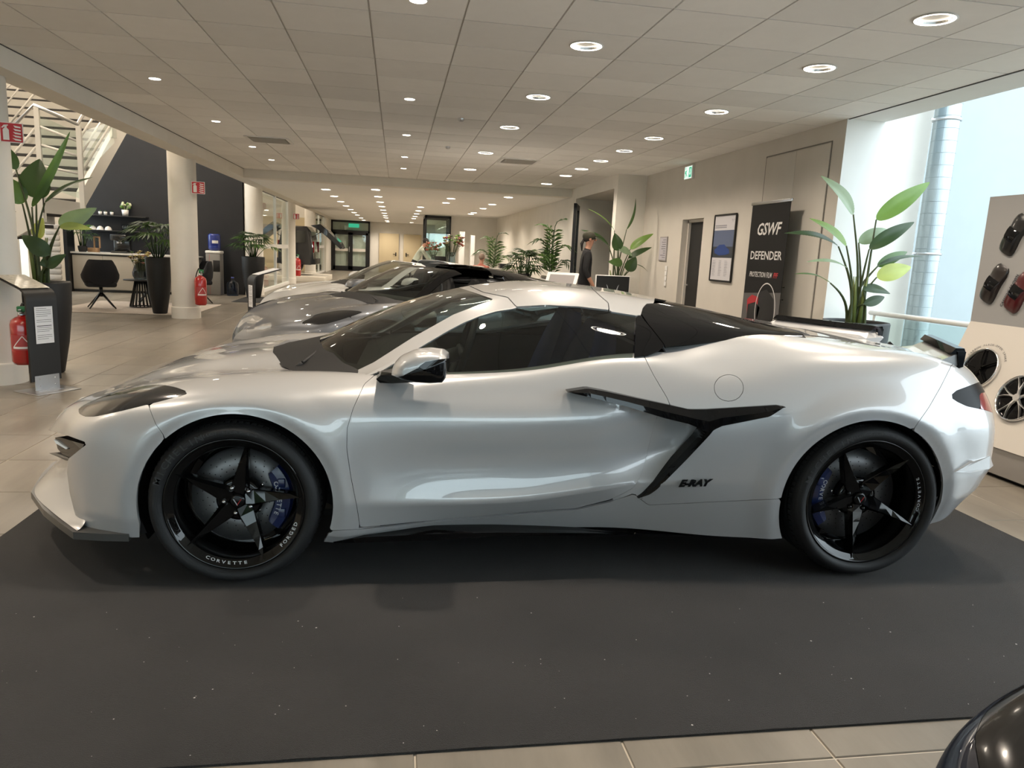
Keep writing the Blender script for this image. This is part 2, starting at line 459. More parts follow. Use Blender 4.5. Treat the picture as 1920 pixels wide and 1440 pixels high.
for k, (qx, qy) in enumerate([(840, 275), (865, 222)]):
    p = at_z(qx, qy, ZC); b = MB(); b.lathe([(.035, 0), (.035, -.02), (.02, -.035), (0, -.035)], 20, org=(0, 0, 0)); o = b.build('smoke_detector', 'trim_grey_room' if 0 else 'steel'); o.location = tuple(p)
    tag(o, ('small grey detector on the ceiling above the parked grey car', 'small grey detector on the ceiling nearer the camera')[k], 'detector', 'ceiling detectors')

# ------------------------------------------------------------------ beams, walls, columns
b = MB(); b.box((X_L-.30, Y_B, ZL), (X_L, 41, ZC+.30)); b.box((X_L-.006, Y_B, ZC-.008), (X_L+.004, Y_END, ZC), mi=1); struct('beam_left', b, ['plaster', 'ceil_shadowgap'])
b = MB(); b.box((X_L, Y_END, ZL), (4.6, Y_END+.35, ZC+.30)); struct('beam_back', b, 'plaster')
b = MB(); b.box((X_L, Y_END+.35, ZL+.002), (4.6, 46, ZL+.3)); struct('ceiling_rear_hall', b, 'ceiling_tile')
b = MB(); b.box((X_R, Y_B, ZC), (4.84, 7.0, ZC+.5)); b.box((X_R-.004, Y_B, ZC-.006), (X_R+.012, 6.99, ZC), mi=1); struct('beam_right', b, ['plaster_white', 'ceil_shadowgap'])
# right wall with the door recess cut out of it
WX = 4.42
DY0, DY1, DZ = 10.30, 11.10, 2.02
b = MB(); b.box((WX, 7.0, 0), (WX+.45, DY0, ZC+.3)); b.box((WX, DY1, 0), (WX+.45, 12.95, ZC+.3)); b.box((WX, DY0, DZ), (WX+.45, DY1, ZC+.3))
mat('wall_cream', (.60, .565, .51), .85, noise=.03, nscale=3); struct('wall_right', b, 'wall_cream')
b = MB(); b.box((WX+.0, 7.0-.004, 0), (4.90, 7.0, ZC+.3)); struct('wall_right_end', b, 'plaster_white')
b = MB(); b.box((WX+.13, DY0, 0), (WX+.18, DY1, DZ)); d1 = struct('door_1', b, 'black_matte')
b = MB(); b.tube([(WX+.13, DY1-.12, 1.02), (WX+.07, DY1-.12, 1.02), (WX+.07, DY1-.25, 1.02)], .011, 8); b.build('door_handle', 'steel', d1)
b = MB(); b.box((WX+.09, DY0, 0), (WX+.13, DY0+.04, DZ)); b.box((WX+.09, DY1-.04, 0), (WX+.13, DY1, DZ)); b.box((WX+.09, DY0, DZ-.04), (WX+.13, DY1, DZ)); b.build('door_frame', 'trim_cream', d1)
# side wall of the rear hall, portal recess
b = MB(); b.box((3.88, 12.95, 0), (4.9, 13.15, ZC+.3)); b.box((3.88, 16.05, 0), (4.9, 29.3, ZC+.3)); b.box((3.88, 13.15, 2.62), (4.9, 16.05, ZC+.3)); b.box((4.85, 13.15, 0), (4.9, 16.05, 2.62)); struct('wall_right_rear', b, 'plaster')
b = MB(); b.box((2.05, 29.0, 0), (3.9, 29.3, ZC)); struct('wall_back', b, 'plaster')
b = MB(); b.box((-3.6, 41.0, 0), (2.2, 41.3, ZC)); b.box((2.05, 29.3, 0), (2.2, 41, ZC)); struct('wall_end', b, 'plaster')
# dark wall behind the coffee corner, other left walls
b = MB(); b.box((-7.65, 19.6, 0), (-3.85, 19.85, 6.2)); struct('wall_coffee_corner', b, 'dark_wall')
b = MB(); b.box((-10.8, 17.0, 0), (-7.95, 17.2, 6.2)); b.box((-11, -9, 0), (-10.8, 17, 6.2)); struct('wall_left', b, 'plaster')
b = MB(); b.box((-11.0, -9, 6.2), (X_L-.3, 46, 6.4)); struct('ceiling_stair_hall', b, 'plaster')
b = MB(); b.box((-9.2, 19.85, 0), (-9.0, 46, 6.2)); b.box((-9.2, 38, 0), (-3.7, 38.2, 6.2)); struct('wall_far_room', b, 'plaster')
b = MB(); b.box((X_L-.3, Y_B, ZC+.3), (X_L-.2, 46, 6.2)); struct('wall_stair_void', b, 'plaster')
col_me = None
for k, y in enumerate((7.22, 13.45, 19.75, 25.9, 32.2)):
    x = -3.62
    if k == 0: x = -3.60
    if col_me is None:
        mb = MB(); mb.lathe([(.225, 0), (.225, 3.4)], 40); o = mb.build('column', 'plaster'); col_me = o.data
        mb2 = MB(); mb2.lathe([(.225, .20), (.236, .196), (.238, .18), (.238, .0)], 40); base_me = mb2.mesh('column_base'); base_me.materials.append(M['plaster'])
    else:
        o = bpy.data.objects.new('column', col_me); COL.objects.link(o)
    o.location = (x, y, 0); o['kind'] = 'structure'
    bo = bpy.data.objects.new('column_base', base_me); COL.objects.link(bo); bo.parent = o

# atrium on the right: tall white wall, slanted pier, duct, balustrade
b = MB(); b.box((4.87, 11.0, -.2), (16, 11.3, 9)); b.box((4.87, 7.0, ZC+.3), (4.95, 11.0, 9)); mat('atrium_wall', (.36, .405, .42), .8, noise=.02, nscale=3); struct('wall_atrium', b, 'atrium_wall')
b = MB(); P = [tuple(at_y(1672, 224, 9.3)), tuple(at_y(1754, 196, 9.3)), tuple(at_y(1718, 420, 9.3)), tuple(at_y(1690, 640, 9.3)), tuple(at_y(1600, 640, 9.3))]; P[0] = (P[0][0]+.05, 9.3, 4.6); P[1] = (P[1][0]+.02, 9.3, 4.6)
b.prism([(p[0], 9.3, max(p[2], 0) if i < 3 else 0) for i, p in enumerate(P)], (0, .4, 0)); struct('pier_atrium', b, 'plaster')
b = MB(); b.box((X_R+.4, -9, 8.0), (4.95, 11, 8.2)); struct('trim_1', b, 'plaster_white')
# glazed front behind the camera
b = MB()
for x in np.arange(-11, 12.1, 2.3): b.box((x-.05, -8.15, 0), (x+.05, -8.0, 4.0))
b.box((-11, -8.15, 0), (12, -8.0, .12)); b.box((-11, -8.15, 2.75), (12, -8.0, 3.3)); struct('window_1', b, 'frame_black')
b = MB(); b.box((-11, -8.08, 0), (12, -8.07, 2.8)); g = b.build('window_glass', 'facade_glass', bpy.data.objects['window_1'])
b = MB(); b.box((-11, -9, 3.3), (X_R, -8.0, 6.4)); struct('wall_front', b, 'plaster')
mat('pale_paving', (.42, .42, .41), .9); mat('hedge', (.05, .08, .03), .9, noise=.4, nscale=3)  # unseen paving kept pale to bounce daylight up to the ceiling
b = MB(); b.box((-60, -80, -.25), (80, -9, -.05)); b.box((12, -9, -.25), (80, 60, -.05)); struct('ground_outside', b, 'pale_paving')
random.seed(11); b = MB()
for k in range(90):
    x = -50+k*1.15; b.sphere((x, -26+random.uniform(-1, 1), random.uniform(.4, .9)), random.uniform(.9, 1.6), 8, 6)
ho = b.build('hedge_outside', 'hedge'); tag(ho, 'row of low green bushes outside the glazed front', 'hedge', kind='stuff')
# black carpet
b = MB(); x0, x1, y0, y1 = CARPET; n = 40
top = [[(x0+(x1-x0)*i/n, y0+(y1-y0)*j/n, .007+.0012*math.sin(i*1.7+j*.6)*math.cos(j*.9)) for i in range(n+1)] for j in range(n+1)]
b.grid(top); b.add([(x0,y0,0),(x1,y0,0),(x1,y1,0),(x0,y1,0),(x0,y0,.007),(x1,y0,.007),(x1,y1,.007),(x0,y1,.007)], [(0,1,5,4),(1,2,6,5),(2,3,7,6),(3,0,4,7)])
o = b.build('carpet', 'carpet'); tag(o, 'large black carpet under the white sports car', 'carpet')
mat('lint', (.55, .53, .50), .9); rnd = random.Random(17); lb = MB()
for k in range(110):
    lx, ly = rnd.uniform(-1.7, 2.6), rnd.uniform(1.85, 2.75); s_ = rnd.uniform(.0008, .0022); a_ = rnd.uniform(0, 3.14)
    dx_, dy_ = math.cos(a_)*s_*rnd.uniform(1, 2.2), math.sin(a_)*s_
    lb.add([(lx-dx_, ly-dy_, .0086), (lx+dy_, ly-dx_, .0092), (lx+dx_, ly+dy_, .0086), (lx-dy_, ly+dx_, .0092)], [(0, 1, 2, 3)])
lo_ = lb.build('lint_specks', 'lint', o); lo_['kind'] = 'stuff'
# ------------------------------------------------------------------ sports car (shared meshes, lofted from feature lines)
CAR_O = np.array([-0.600, 3.851, 0.0]); CAR_YAW = -0.0251555
_ex = np.array([math.cos(CAR_YAW), math.sin(CAR_YAW), 0]); _ey = np.array([-math.sin(CAR_YAW), math.cos(CAR_YAW), 0])
def car_world(P):
    P = np.atleast_2d(P); return CAR_O + P[:, :1]*_ex + P[:, 1:2]*_ey + P[:, 2:3]*np.array([0, 0, 1.0])
def car_at(x, y, b):
    """point of the sight line through a landmark at lateral offset b, in car coordinates"""
    d = ray(x, y); t = ((CAR_O-CAM)@_ey + b)/(d@_ey); q = CAM + d*t - CAR_O
    return np.array([q@_ex, q@_ey, q[2]])

# feature lines of the lower body, (x, half width, z) at 18 stations from the nose centre round to the tail centre
ROWS = [
 # r0 lower edge
 [(-1.06,0,.22),(-.985,.25,.22),(-.885,.47,.22),(-.745,.68,.215),(-.60,.865,.205),(-.37,.945,.20),(0,.95,.20),(.38,.925,.165),(.75,.868,.175),(1.2,.852,.19),(1.65,.88,.2),(2.0,.93,.185),(2.3,.955,.18),(2.7,.97,.19),(3.05,.955,.24),(3.28,.86,.32),(3.42,.58,.36),(3.46,0,.37)],
 # r1 sill crease
 [(-1.075,0,.28),(-1.0,.255,.28),(-.895,.48,.28),(-.75,.695,.28),(-.605,.875,.28),(-.37,.96,.27),(0,.965,.27),(.38,.957,.205),(.75,.908,.235),(1.2,.90,.28),(1.65,.92,.345),(2.0,.965,.36),(2.3,.98,.36),(2.7,1.0,.36),(3.05,.985,.36),(3.34,.885,.40),(3.48,.58,.44),(3.5,0,.45)],
 # r2 lower door crease
 [(-1.085,0,.34),(-1.005,.26,.34),(-.90,.485,.345),(-.755,.70,.355),(-.61,.88,.37),(-.37,.962,.38),(0,.97,.38),(.38,.962,.34),(.75,.945,.335),(1.2,.942,.352),(1.65,.95,.42),(2.0,.975,.44),(2.3,.985,.46),(2.7,1.005,.47),(3.05,.995,.47),(3.37,.90,.49),(3.51,.60,.50),(3.52,0,.5)],
 # r3 middle
 [(-1.09,0,.39),(-1.01,.26,.40),(-.905,.49,.43),(-.755,.705,.47),(-.61,.885,.50),(-.37,.962,.53),(0,.972,.55),(.38,.962,.53),(.75,.918,.5),(1.2,.91,.51),(1.65,.925,.55),(2.0,.972,.57),(2.3,.99,.59),(2.7,1.01,.6),(3.05,.995,.6),(3.365,.90,.6),(3.51,.61,.6),(3.55,0,.6)],
 # r4 shoulder
 [(-1.085,0,.42),(-1.0,.26,.45),(-.895,.485,.495),(-.745,.70,.555),(-.60,.87,.615),(-.37,.945,.67),(0,.965,.71),(.38,.955,.70),(.75,.928,.68),(1.2,.922,.69),(1.65,.932,.71),(2.0,.96,.72),(2.3,.985,.735),(2.7,1.005,.75),(3.05,.985,.745),(3.35,.89,.73),(3.50,.62,.72),(3.55,0,.72)],
 # r5 upper side
 [(-1.07,0,.455),(-.98,.255,.485),(-.87,.475,.545),(-.72,.685,.612),(-.575,.825,.672),(-.37,.885,.735),(0,.90,.79),(.38,.895,.795),(.75,.888,.785),(1.2,.878,.80),(1.65,.888,.84),(2.0,.92,.855),(2.3,.945,.87),(2.7,.955,.89),(3.05,.93,.88),(3.30,.85,.86),(3.46,.61,.85),(3.52,0,.85)],
 # r6 crest / belt
 [(-1.045,0,.485),(-.95,.245,.525),(-.84,.455,.595),(-.69,.63,.66),(-.55,.72,.715),(-.37,.735,.77),(0,.74,.828),(.38,.76,.842),(.75,.83,.848),(1.2,.825,.885),(1.65,.825,.95),(2.0,.862,.93),(2.3,.885,.965),(2.7,.885,.995),(3.05,.86,.985),(3.23,.80,.955),(3.39,.6,.94),(3.47,0,.935)],
 # r7 valley
 [(-1.01,0,.515),(-.91,.22,.56),(-.79,.40,.635),(-.66,.52,.685),(-.53,.55,.73),(-.37,.56,.77),(0,.56,.812),(.38,.60,.83),(.75,.70,.86),(1.2,.70,.89),(1.65,.7,.97),(2.0,.755,1.022),(2.3,.75,1.05),(2.7,.72,1.035),(3.05,.7,1.003),(3.22,.66,.968),(3.36,.5,.955),(3.45,0,.95)],
 # r8
 [(-.98,0,.54),(-.89,.12,.575),(-.77,.22,.645),(-.65,.29,.695),(-.53,.31,.74),(-.37,.32,.785),(0,.32,.84),(.38,.35,.86),(.75,.4,.88),(1.2,.4,.9),(1.65,.4,.97),(2.0,.4,1.05),(2.3,.4,1.05),(2.7,.4,1.04),(3.05,.4,1.005),(3.25,.36,.98),(3.38,.3,.962),(3.44,0,.955)],
 # r9 centre
 [(-.957,0,.56),(-.88,0,.58),(-.76,0,.648),(-.64,0,.70),(-.53,0,.745),(-.37,0,.79),(0,0,.848),(.38,0,.87),(.75,0,.88),(1.2,0,.9),(1.65,0,.97),(2,0,1.06),(2.3,0,1.06),(2.7,0,1.05),(3.08,0,1.005),(3.28,0,.98),(3.39,0,.965),(3.43,0,.955)],
]
NU, NV = 330, 92
ARCH = ((0.012, .335, .376), (2.692, .353, .386))
def smooth01(a): a = np.clip(a, 0, 1); return a*a*(3-2*a)

def dist_poly(P, poly):
    """signed distance of 2d points to a closed polygon, positive inside"""
    poly = np.asarray(poly, float); A = poly; B = np.roll(poly, -1, 0)
    d = np.full(len(P), 1e9); ins = np.zeros(len(P), bool)
    for a, b in zip(A, B):
        ab = b-a; t = np.clip(((P-a)@ab)/max(ab@ab, 1e-12), 0, 1)
        d = np.minimum(d, np.linalg.norm(P-(a+t[:, None]*ab), axis=1))
        c = ((a[1] > P[:, 1]) != (b[1] > P[:, 1]))
        with np.errstate(divide='ignore', invalid='ignore'):
            xi = a[0]+(P[:, 1]-a[1])*(b[0]-a[0])/(b[1]-a[1])
        ins ^= c & (P[:, 0] < xi)
    return np.where(ins, d, -d)
def clip_mesh(V, T, f):
    """keeps the part of a triangle mesh where f > 0"""
    f = np.where(np.abs(f) < 1e-7, 1e-7, f); V = list(map(tuple, V)); s = f > 0
    k = s[T].sum(1); keep = [tuple(t) for t in T[k == 3]]; cache = {}
    def cut(a, b):
        key = (a, b) if a < b else (b, a)
        if key not in cache:
            w = f[a]/(f[a]-f[b]); pa, pb = V[a], V[b]
            cache[key] = len(V); V.append(tuple(pa[i]+(pb[i]-pa[i])*w for i in range(len(pa))))
        return cache[key]
    for t in T[(k == 1) | (k == 2)]:
        t = list(map(int, t)); q = [s[i] for i in t]
        if sum(q) == 1:
            i = q.index(True); a, b, c = t[i], t[(i+1) % 3], t[(i+2) % 3]
            keep.append((a, cut(a, b), cut(a, c)))
        else:
            i = q.index(False); a, b, c = t[i], t[(i+1) % 3], t[(i+2) % 3]
            ab, ac = cut(b, a), cut(c, a)
            keep.append((ab, b, c)); keep.append((ab, c, ac))
    T2 = np.array(keep, int).reshape(-1, 3); V = np.array(V)
    used = np.unique(T2); m = -np.ones(len(V), int); m[used] = np.arange(len(used))
    return V[used], m[T2]
def grid_tris(a, b):
    i = np.arange((a-1)*(b)).reshape(a-1, b)[:, :b-1].ravel()
    return np.concatenate([np.stack([i, i+1, i+b+1], 1), np.stack([i, i+b+1, i+b], 1)])
def loft(rows, nu, nv, splits=()):
    R = np.array(rows, float)                                   # rows, stations, 3
    u = np.r_[0, np.cumsum(np.linalg.norm(np.diff(R, axis=1), axis=2).mean(0))]
    R2 = np.stack([cubic(u, r, np.linspace(0, u[-1], nu)) for r in R])
    t = np.r_[0, np.cumsum(np.linalg.norm(np.diff(R2, axis=0), axis=2).mean(1))]
    q = np.linspace(0, t[-1], nv); ks = [0]+list(splits)+[len(R)-1]
    for k in ks: q[np.argmin(abs(q-t[k]))] = t[k]
    out = np.zeros((nv, nu, 3))
    for a, b in zip(ks[:-1], ks[1:]):
        sel = (q >= t[a]-1e-9) & (q <= t[b]+1e-9)
        out[sel] = cubic(t[a:b+1], R2[a:b+1], q[sel])
    return out, q, t
def panel_mesh(name, V, T, flange=0.012, mirror=False, both=False):
    """triangle panel (near side, y < 0) with a turned-in edge; both = weld with its mirror image"""
    V = V[:, :3]
    if both:
        n = len(V); V = np.r_[V, V*[1, -1, 1]]; T = np.r_[T, T[:, ::-1]+n]
    elif mirror:
        V = V*[1, -1, 1]; T = T[:, ::-1]
    bm = bmesh.new(); vs = [bm.verts.new(p) for p in V]
    for t in T:
        try: bm.faces.new([vs[i] for i in t])
        except ValueError: pass
    bmesh.ops.remove_doubles(bm, verts=bm.verts, dist=2e-4)
    bmesh.ops.dissolve_degenerate(bm, dist=1e-5, edges=bm.edges)
    # keep only pieces of some size
    seen = set(); comps = []
    bm.faces.ensure_lookup_table()
    for f0 in bm.faces:
        if f0 in seen: continue
        st = [f0]; seen.add(f0); comp = []
        while st:
            f = st.pop(); comp.append(f)
            for e in f.edges:
                for g in e.link_faces:
                    if g not in seen: seen.add(g); st.append(g)
        comps.append(comp)
    if comps:
        big = max(len(c) for c in comps); small = [f for c in comps if len(c) < .6*big for f in c]
        if small: bmesh.ops.delete(bm, geom=small, context='FACES')
    lv = [v for v in bm.verts if not v.link_faces]
    if lv: bmesh.ops.delete(bm, geom=lv, context='VERTS')
    for f in bm.faces: f.smooth = True
    bm.normal_update()
    if flange:
        be = [e for e in bm.edges if len(e.link_faces) == 1]; cp = {}
        for e in be:
            quad = []
            for v in e.verts:
                if v not in cp: cp[v] = (bm.verts.new(v.co), bm.verts.new(v.co - v.normal*flange))
            a, b = e.verts
            if abs(a.co.y) < 2e-4 and abs(b.co.y) < 2e-4: continue
            lf = e.link_faces[0]; ls = list(lf.verts)
            if ls[(ls.index(a)+1) % len(ls)] is not b: a, b = b, a
            try: f = bm.faces.new([cp[b][0], cp[a][0], cp[a][1], cp[b][1]]); f.smooth = False
            except ValueError: pass
    me = bpy.data.meshes.new(name); bm.to_mesh(me); bm.free(); return me

def body_surface():
    R = [[(x, -w, z) for x, w, z in r] for r in ROWS]
    G, q, t = loft(R, NU, NV, splits=(1, 2))
    V = G.reshape(-1, 3)
    V[:, 1] = np.minimum(V[:, 1], 0)
    trow = np.repeat(q, NU)
    # wheel arch flares
    for cx, cz, r in ARCH:
        d = np.hypot(V[:, 0]-cx, V[:, 2]-cz)-r
        side = smooth01((-V[:, 1]-.80)/.08)*(V[:, 2] > .16)
        bulge = np.where(d > .048, .012*(1-smooth01((d-.048)/.11)), .012-.010*(1-smooth01(d/.048)))
        V[:, 1] -= bulge*side*(d < .16)
    # door skin drawn in towards the side intake
    P = project(car_world(V))
    x, z = V[:, 0], V[:, 2]
    xb = np.interp(z, [.30, .37, .46, .56, .66, .72], [1.66, 1.69, 1.80, 1.90, 2.00, 2.06])
    amp = np.interp(z, [.36, .42, .55, .66, .74], [0, .035, .10, .135, .14])
    ln = np.interp(z, [.36, .45, .60, .72], [.18, .34, .50, .62])
    dip = amp*smooth01(1-(xb-x)/ln)*(x < xb+.12)
    yb = np.interp(P[:, 0], [1060, 1064, 1120, 1174, 1246, 1292, 1320], [736, 739, 748, 762, 783, 794, 808])
    below = smooth01((P[:, 1]-yb)/3.0)
    side = smooth01((-V[:, 1]-.7)/.1)
    rec = V.copy(); rec[:, 1] += dip*below*side
    global YB
    YB = yb
    return V, rec, grid_tris(NV, NU), trow, t, P

# seams and openings seen on the near side (landmarks in the photograph, laid onto the surface)
YB = None
PX = dict(
 arch_f=None,
 headlight=[(147,773),(150,781),(160,786),(178,786),(230,775),(300,757.5),(340,747),(353,742.5),(348,738),(330,731.5),(308,727),(285,727),(255,731),(228,736),(195,748),(170,758),(155,766)],
 bumper_f=[(0,600),(195,737),(240,742),(285,745),(279,767),(292,800),(309,824),(300,860),(262,960),(262,1060),(0,1060)],
 door=[(702,709),(683,725),(662,771),(651,808),(650,846),(658,900),(669,954),(675,994),(760,985.5),(850,977),(1017,962),(1079,958),(1142,942),(1192,921),(1208,900),(1221,867),(1242,792),(1262,786),(1260,775),(1250,750),(1235,725),(1225,708),(1208,674),(1150,600),(800,600)],
 rocker=[(560,1003),(675,997),(850,980),(1017,965),(1079,961),(1142,946),(1190,931),(1196,937),(1215,951.5),(1330,946),(1461,940),(1500,940),(1500,1090),(560,1090)],
 quarter_cut=[(1340,809),(1329,821),(1289,864),(1232,921),(1218,931),(1196,938),(1150,960),(1000,1100),(900,600),(1195,640),(1208,672),(1225,708),(1235,725),(1250,750),(1257,765),(1292,772),(1322,772),(1457,764),(1471,767),(1443,786),(1352,804)],
 bumper_r=[(1783,690),(1763,730),(1740,770),(1715,805),(1700,830),(1700,1100),(2000,1100),(2000,640),(1840,640)],
 taillight=[(1780,748),(1793,737),(1838,720),(1900,710),(1900,790),(1846,773),(1812,766),(1795,758)],
 tail_lens=[(1836,742),(1900,730),(1900,800),(1839,775)],
 nose_cut=[(60,806),(94,811.5),(128,822),(166,836),(150,848),(128,866),(126,890),(131,930),(140,965),(152,1003),(152,1060),(20,1060),(20,800)],
 fuel=[(1366+27.5*math.cos(a)-1.5*math.sin(a), 732+25*math.sin(a)+1.5*math.cos(a)) for a in np.linspace(0, 2*math.pi, 41)[:-1]],
)
def build_body_parts():
    """returns {part name: [(mesh, material key, sub-part of)]}"""
    V, rec, T, tr, trk, P = body_surface()
    out = {}
    def D(key, g=0.0, A=None): return dist_poly(P if A is None else A, PX[key])
    arch = np.minimum.reduce([np.hypot(V[:, 0]-cx, V[:, 2]-cz)-r for cx, cz, r in ARCH])
    side = -V[:, 1]
    arch_ok = np.where(side > .5, arch, 1)
    x = V[:, 0]
    cut_cab = np.maximum.reduce([x*0-1, ]) if 0 else None
    # cowl and cabin opening, top view
    base_x = np.interp(side, [0, .25, .5, .62, .70, .76], [-.01, .03, .13, .21, .38, .50])
    cab = np.minimum.reduce([x-base_x, 1.80-x, .775-side+0*x])          # > 0 inside the opening
    belt = tr-(trk[6]+.012)                                             # above the belt line
    cabin = np.minimum(cab, np.where(x > .5, belt+.02, 1.0))
    PXM = 420.0                                                         # px per metre on the near side
    g = 0.0022
    bf = D('bumper_f')/PXM; dr = D('door')/PXM; rk = D('rocker')/PXM; qc = D('quarter_cut')/PXM; br = np.maximum(D('bumper_r')/PXM, np.minimum(x-3.30, .93-V[:, 2]))
    hl = D('headlight')/PXM; tl = D('taillight')/PXM; nc = D('nose_cut')/PXM; fu = D('fuel')/PXM
    hood_in = np.minimum.reduce([tr-(trk[6]+.055), base_x-.004-x, x+.955+side*.35])
    lo = x < .62
    f_split = 1.45
    base = np.minimum(arch_ok, -cabin-.002)
    def take(f, surf=None):
        Vv = V if surf is None else surf
        return clip_mesh(np.c_[Vv, tr], T, f)
    def emit(name, mk, f, surf=None, both=False, flange=.012):
        v, t = take(f, surf)
        out[name] = [(panel_mesh(name, v, t, flange, both=both), mk)]
        if not both: out[name].append((panel_mesh(name, v, t, flange, mirror=True), mk))
    front = np.minimum(1.45-x, 1)
    emit('front_bumper', 'paint', np.minimum.reduce([base, bf-g/2, -hood_in-g/2, -hl-g/2, -nc, .3-x]), both=True)
    emit('hood', 'paint', np.minimum.reduce([base, hood_in-g/2, -hl-g]), both=True)
    emit('front_fender', 'paint', np.minimum.reduce([base, -bf-g/2, -hood_in-g/2, -hl-g/2, -dr-g/2, -rk-g/2, 1.0-x, .74-x+0*x]))
    emit('headlight', 'headlight', np.minimum.reduce([base, hl]), flange=.02)
    emit('door', 'paint', np.minimum.reduce([base, dr-g/2, -rk-g/2]), surf=rec)
    emit('rocker_panel', 'paint', np.minimum.reduce([base, rk-g/2, x-.2, 2.45-x]), surf=rec)
    emit('intake_wall', 'paint', np.minimum.reduce([base, -dr-g/2, -rk-g/2, qc+.03, x-1.2, 2.25-x, -(V[:, 2]-.84), (P[:, 1]-YB-5)/PXM]), surf=rec+[0, .004, 0])
    emit('rear_quarter', 'paint', np.minimum.reduce([base, -qc, -dr-g/2, -rk-g/2, -br-g/2, -fu-g/2, x-1.0]))
    emit('fuel_cap', 'paint', np.minimum.reduce([base, fu-g/2, x-1.0]))
    emit('rear_bumper', 'paint', np.minimum.reduce([base, br-g/2, -tl-g/2, x-2.0]), both=True)
    te = D('tail_lens')/PXM
    emit('taillight', 'taillight', np.minimum.reduce([base, tl, -te-.001, x-2.0]), flange=.02)
    emit('tail_lens', 'tail_red', np.minimum.reduce([base, tl, te, x-2.0]), flange=.02)
    # dark shell added under the panels to block light through the gaps
    bm = np.gradient(V.reshape(NV, NU, 3), axis=0), np.gradient(V.reshape(NV, NU, 3), axis=1)
    N = np.cross(bm[0], bm[1]).reshape(-1, 3); N /= np.linalg.norm(N, axis=1)[:, None]+1e-9
    if N[NU*40+150, 1] > 0: N = -N
    inner = rec - N*0.03
    inner[:, 1] = np.minimum(inner[:, 1], 0)
    v, t = clip_mesh(np.c_[inner, tr], T, np.minimum.reduce([arch_ok-.004, -cabin+.02, -nc-.01]))
    out['light_block_shell'] = [(panel_mesh('light_block_shell', v, t, 0, both=True), 'car_black')]
    return out

GREEN = [
 [(.50,.79,.835),(.66,.82,.85),(.84,.825,.85),(1.0,.825,.862),(1.2,.825,.888),(1.45,.825,.925),(1.68,.82,.965),(1.92,.79,.99),(2.2,.765,1.015),(2.5,.72,1.03)],
 [(.50,.785,.838),(.68,.765,.895),(.85,.75,.945),(1.0,.74,.99),(1.2,.735,1.02),(1.45,.735,1.045),(1.69,.735,1.06),(1.94,.73,1.07),(2.22,.70,1.065),(2.5,.67,1.065)],
 [(.50,.775,.842),(.70,.70,.945),(.855,.66,1.035),(.99,.635,1.10),(1.2,.62,1.148),(1.45,.615,1.155),(1.70,.62,1.135),(1.96,.63,1.12),(2.24,.62,1.09),(2.5,.60,1.072)],
 [(.46,.70,.835),(.66,.63,.965),(.83,.585,1.065),(.97,.555,1.135),(1.2,.53,1.185),(1.45,.52,1.193),(1.70,.53,1.175),(1.98,.52,1.15),(2.26,.5,1.11),(2.5,.5,1.075)],
 [(.27,.40,.855),(.50,.36,1.0),(.74,.33,1.105),(.92,.32,1.165),(1.18,.3,1.215),(1.45,.3,1.225),(1.70,.3,1.205),(1.98,.3,1.17),(2.27,.3,1.12),(2.5,.3,1.075)],
 [(.16,0,.868),(.44,0,1.01),(.70,0,1.115),(.90,0,1.178),(1.17,0,1.226),(1.45,0,1.233),(1.70,0,1.215),(1.98,0,1.175),(2.27,0,1.12),(2.5,0,1.075)],
]
PXG = dict(
 side=[(700,720),(705,707),(777,662),(836,627),(868,610),(899,597),(930,588),(967,582.5),(1024,579),(1086,582),(1142,588),(1192,596),(1190,610),(1187,677),(1149,682.5),(1055,691.5),(961,704),(836,714)],
 tri=[(1193,597),(1200,596),(1222,622),(1246,653),(1236,662),(1208,673),(1189,677)],
 glassws=[(400,600),(640,705),(652,707),(700,684),(775,636),(850,594),(912,570),(925,566),(900,557),(870,547),(857,543),(760,500)],
 sail=[(1202,592),(1205,582),(1212,574),(1243,572.5),(1260,560),(1600,600),(1600,640),(1470,640),(1357,643),(1282,652),(1257,654),(1247,656),(1222,622)],
 roof=[(880,540),(905,552),(952,562),(968,580),(1024,577),(1086,580),(1142,586.5),(1140,572),(1128,562),(1110,545),(1115,500),(870,500)],
)
def build_green_parts():
    G, q, t = loft([[(x, -w, z) for x, w, z in r] for r in GREEN], 190, 64, splits=(2,))
    V = G.reshape(-1, 3); V[:, 1] = np.minimum(V[:, 1], 0); T = grid_tris(64, 190); tr = np.repeat(q, 190)
    P = project(car_world(V)); PXM = 430.0; out = {}
    d = {k: dist_poly(P, v)/PXM for k, v in PXG.items()}
    x = V[:, 0]; g = .004
    def emit(name, mk, f, both=False, flange=.01, inset=0.0):
        v, tt = clip_mesh(V, T, f)
        if inset: v = v + [0, inset, -inset*.5]
        out[name] = [(panel_mesh(name, v, tt, flange, both=both), mk)]
        if not both: out[name].append((panel_mesh(name, v, tt, flange, mirror=True), mk))
    emit('side_window', 'car_glass', d['side'], flange=0, inset=.006)
    emit('quarter_window', 'car_black_gloss', np.minimum(d['tri'], -d['side']-.002))
    emit('windshield', 'car_glass', np.minimum(d['glassws'], 1.2-x), both=True, flange=0)
    emit('roof_panel', 'roof', np.minimum.reduce([d['roof']-g/2, -d['side'], 2.0-x]), both=True)
    emit('windshield_frame', 'pillar', np.minimum.reduce([-d['roof']-g/2, -d['side'], -d['glassws']-.001, 1.25-x, tr-(t[1]+.02)]), both=True)
    emit('rear_roof_bar', 'bar', np.minimum.reduce([-d['roof']-g/2, -d['side'], -d['sail']-.001, -d['tri']-.002, x-1.3, 2.44-x, dist_poly(P, [(1100,400),(1100,660),(1208,660),(1240,500),(1240,400)])/PXM]), both=True)
    emit('buttress_panel', 'sail', np.minimum.reduce([d['sail'], -d['tri']-.003, x-1.3]), both=True)
    return out
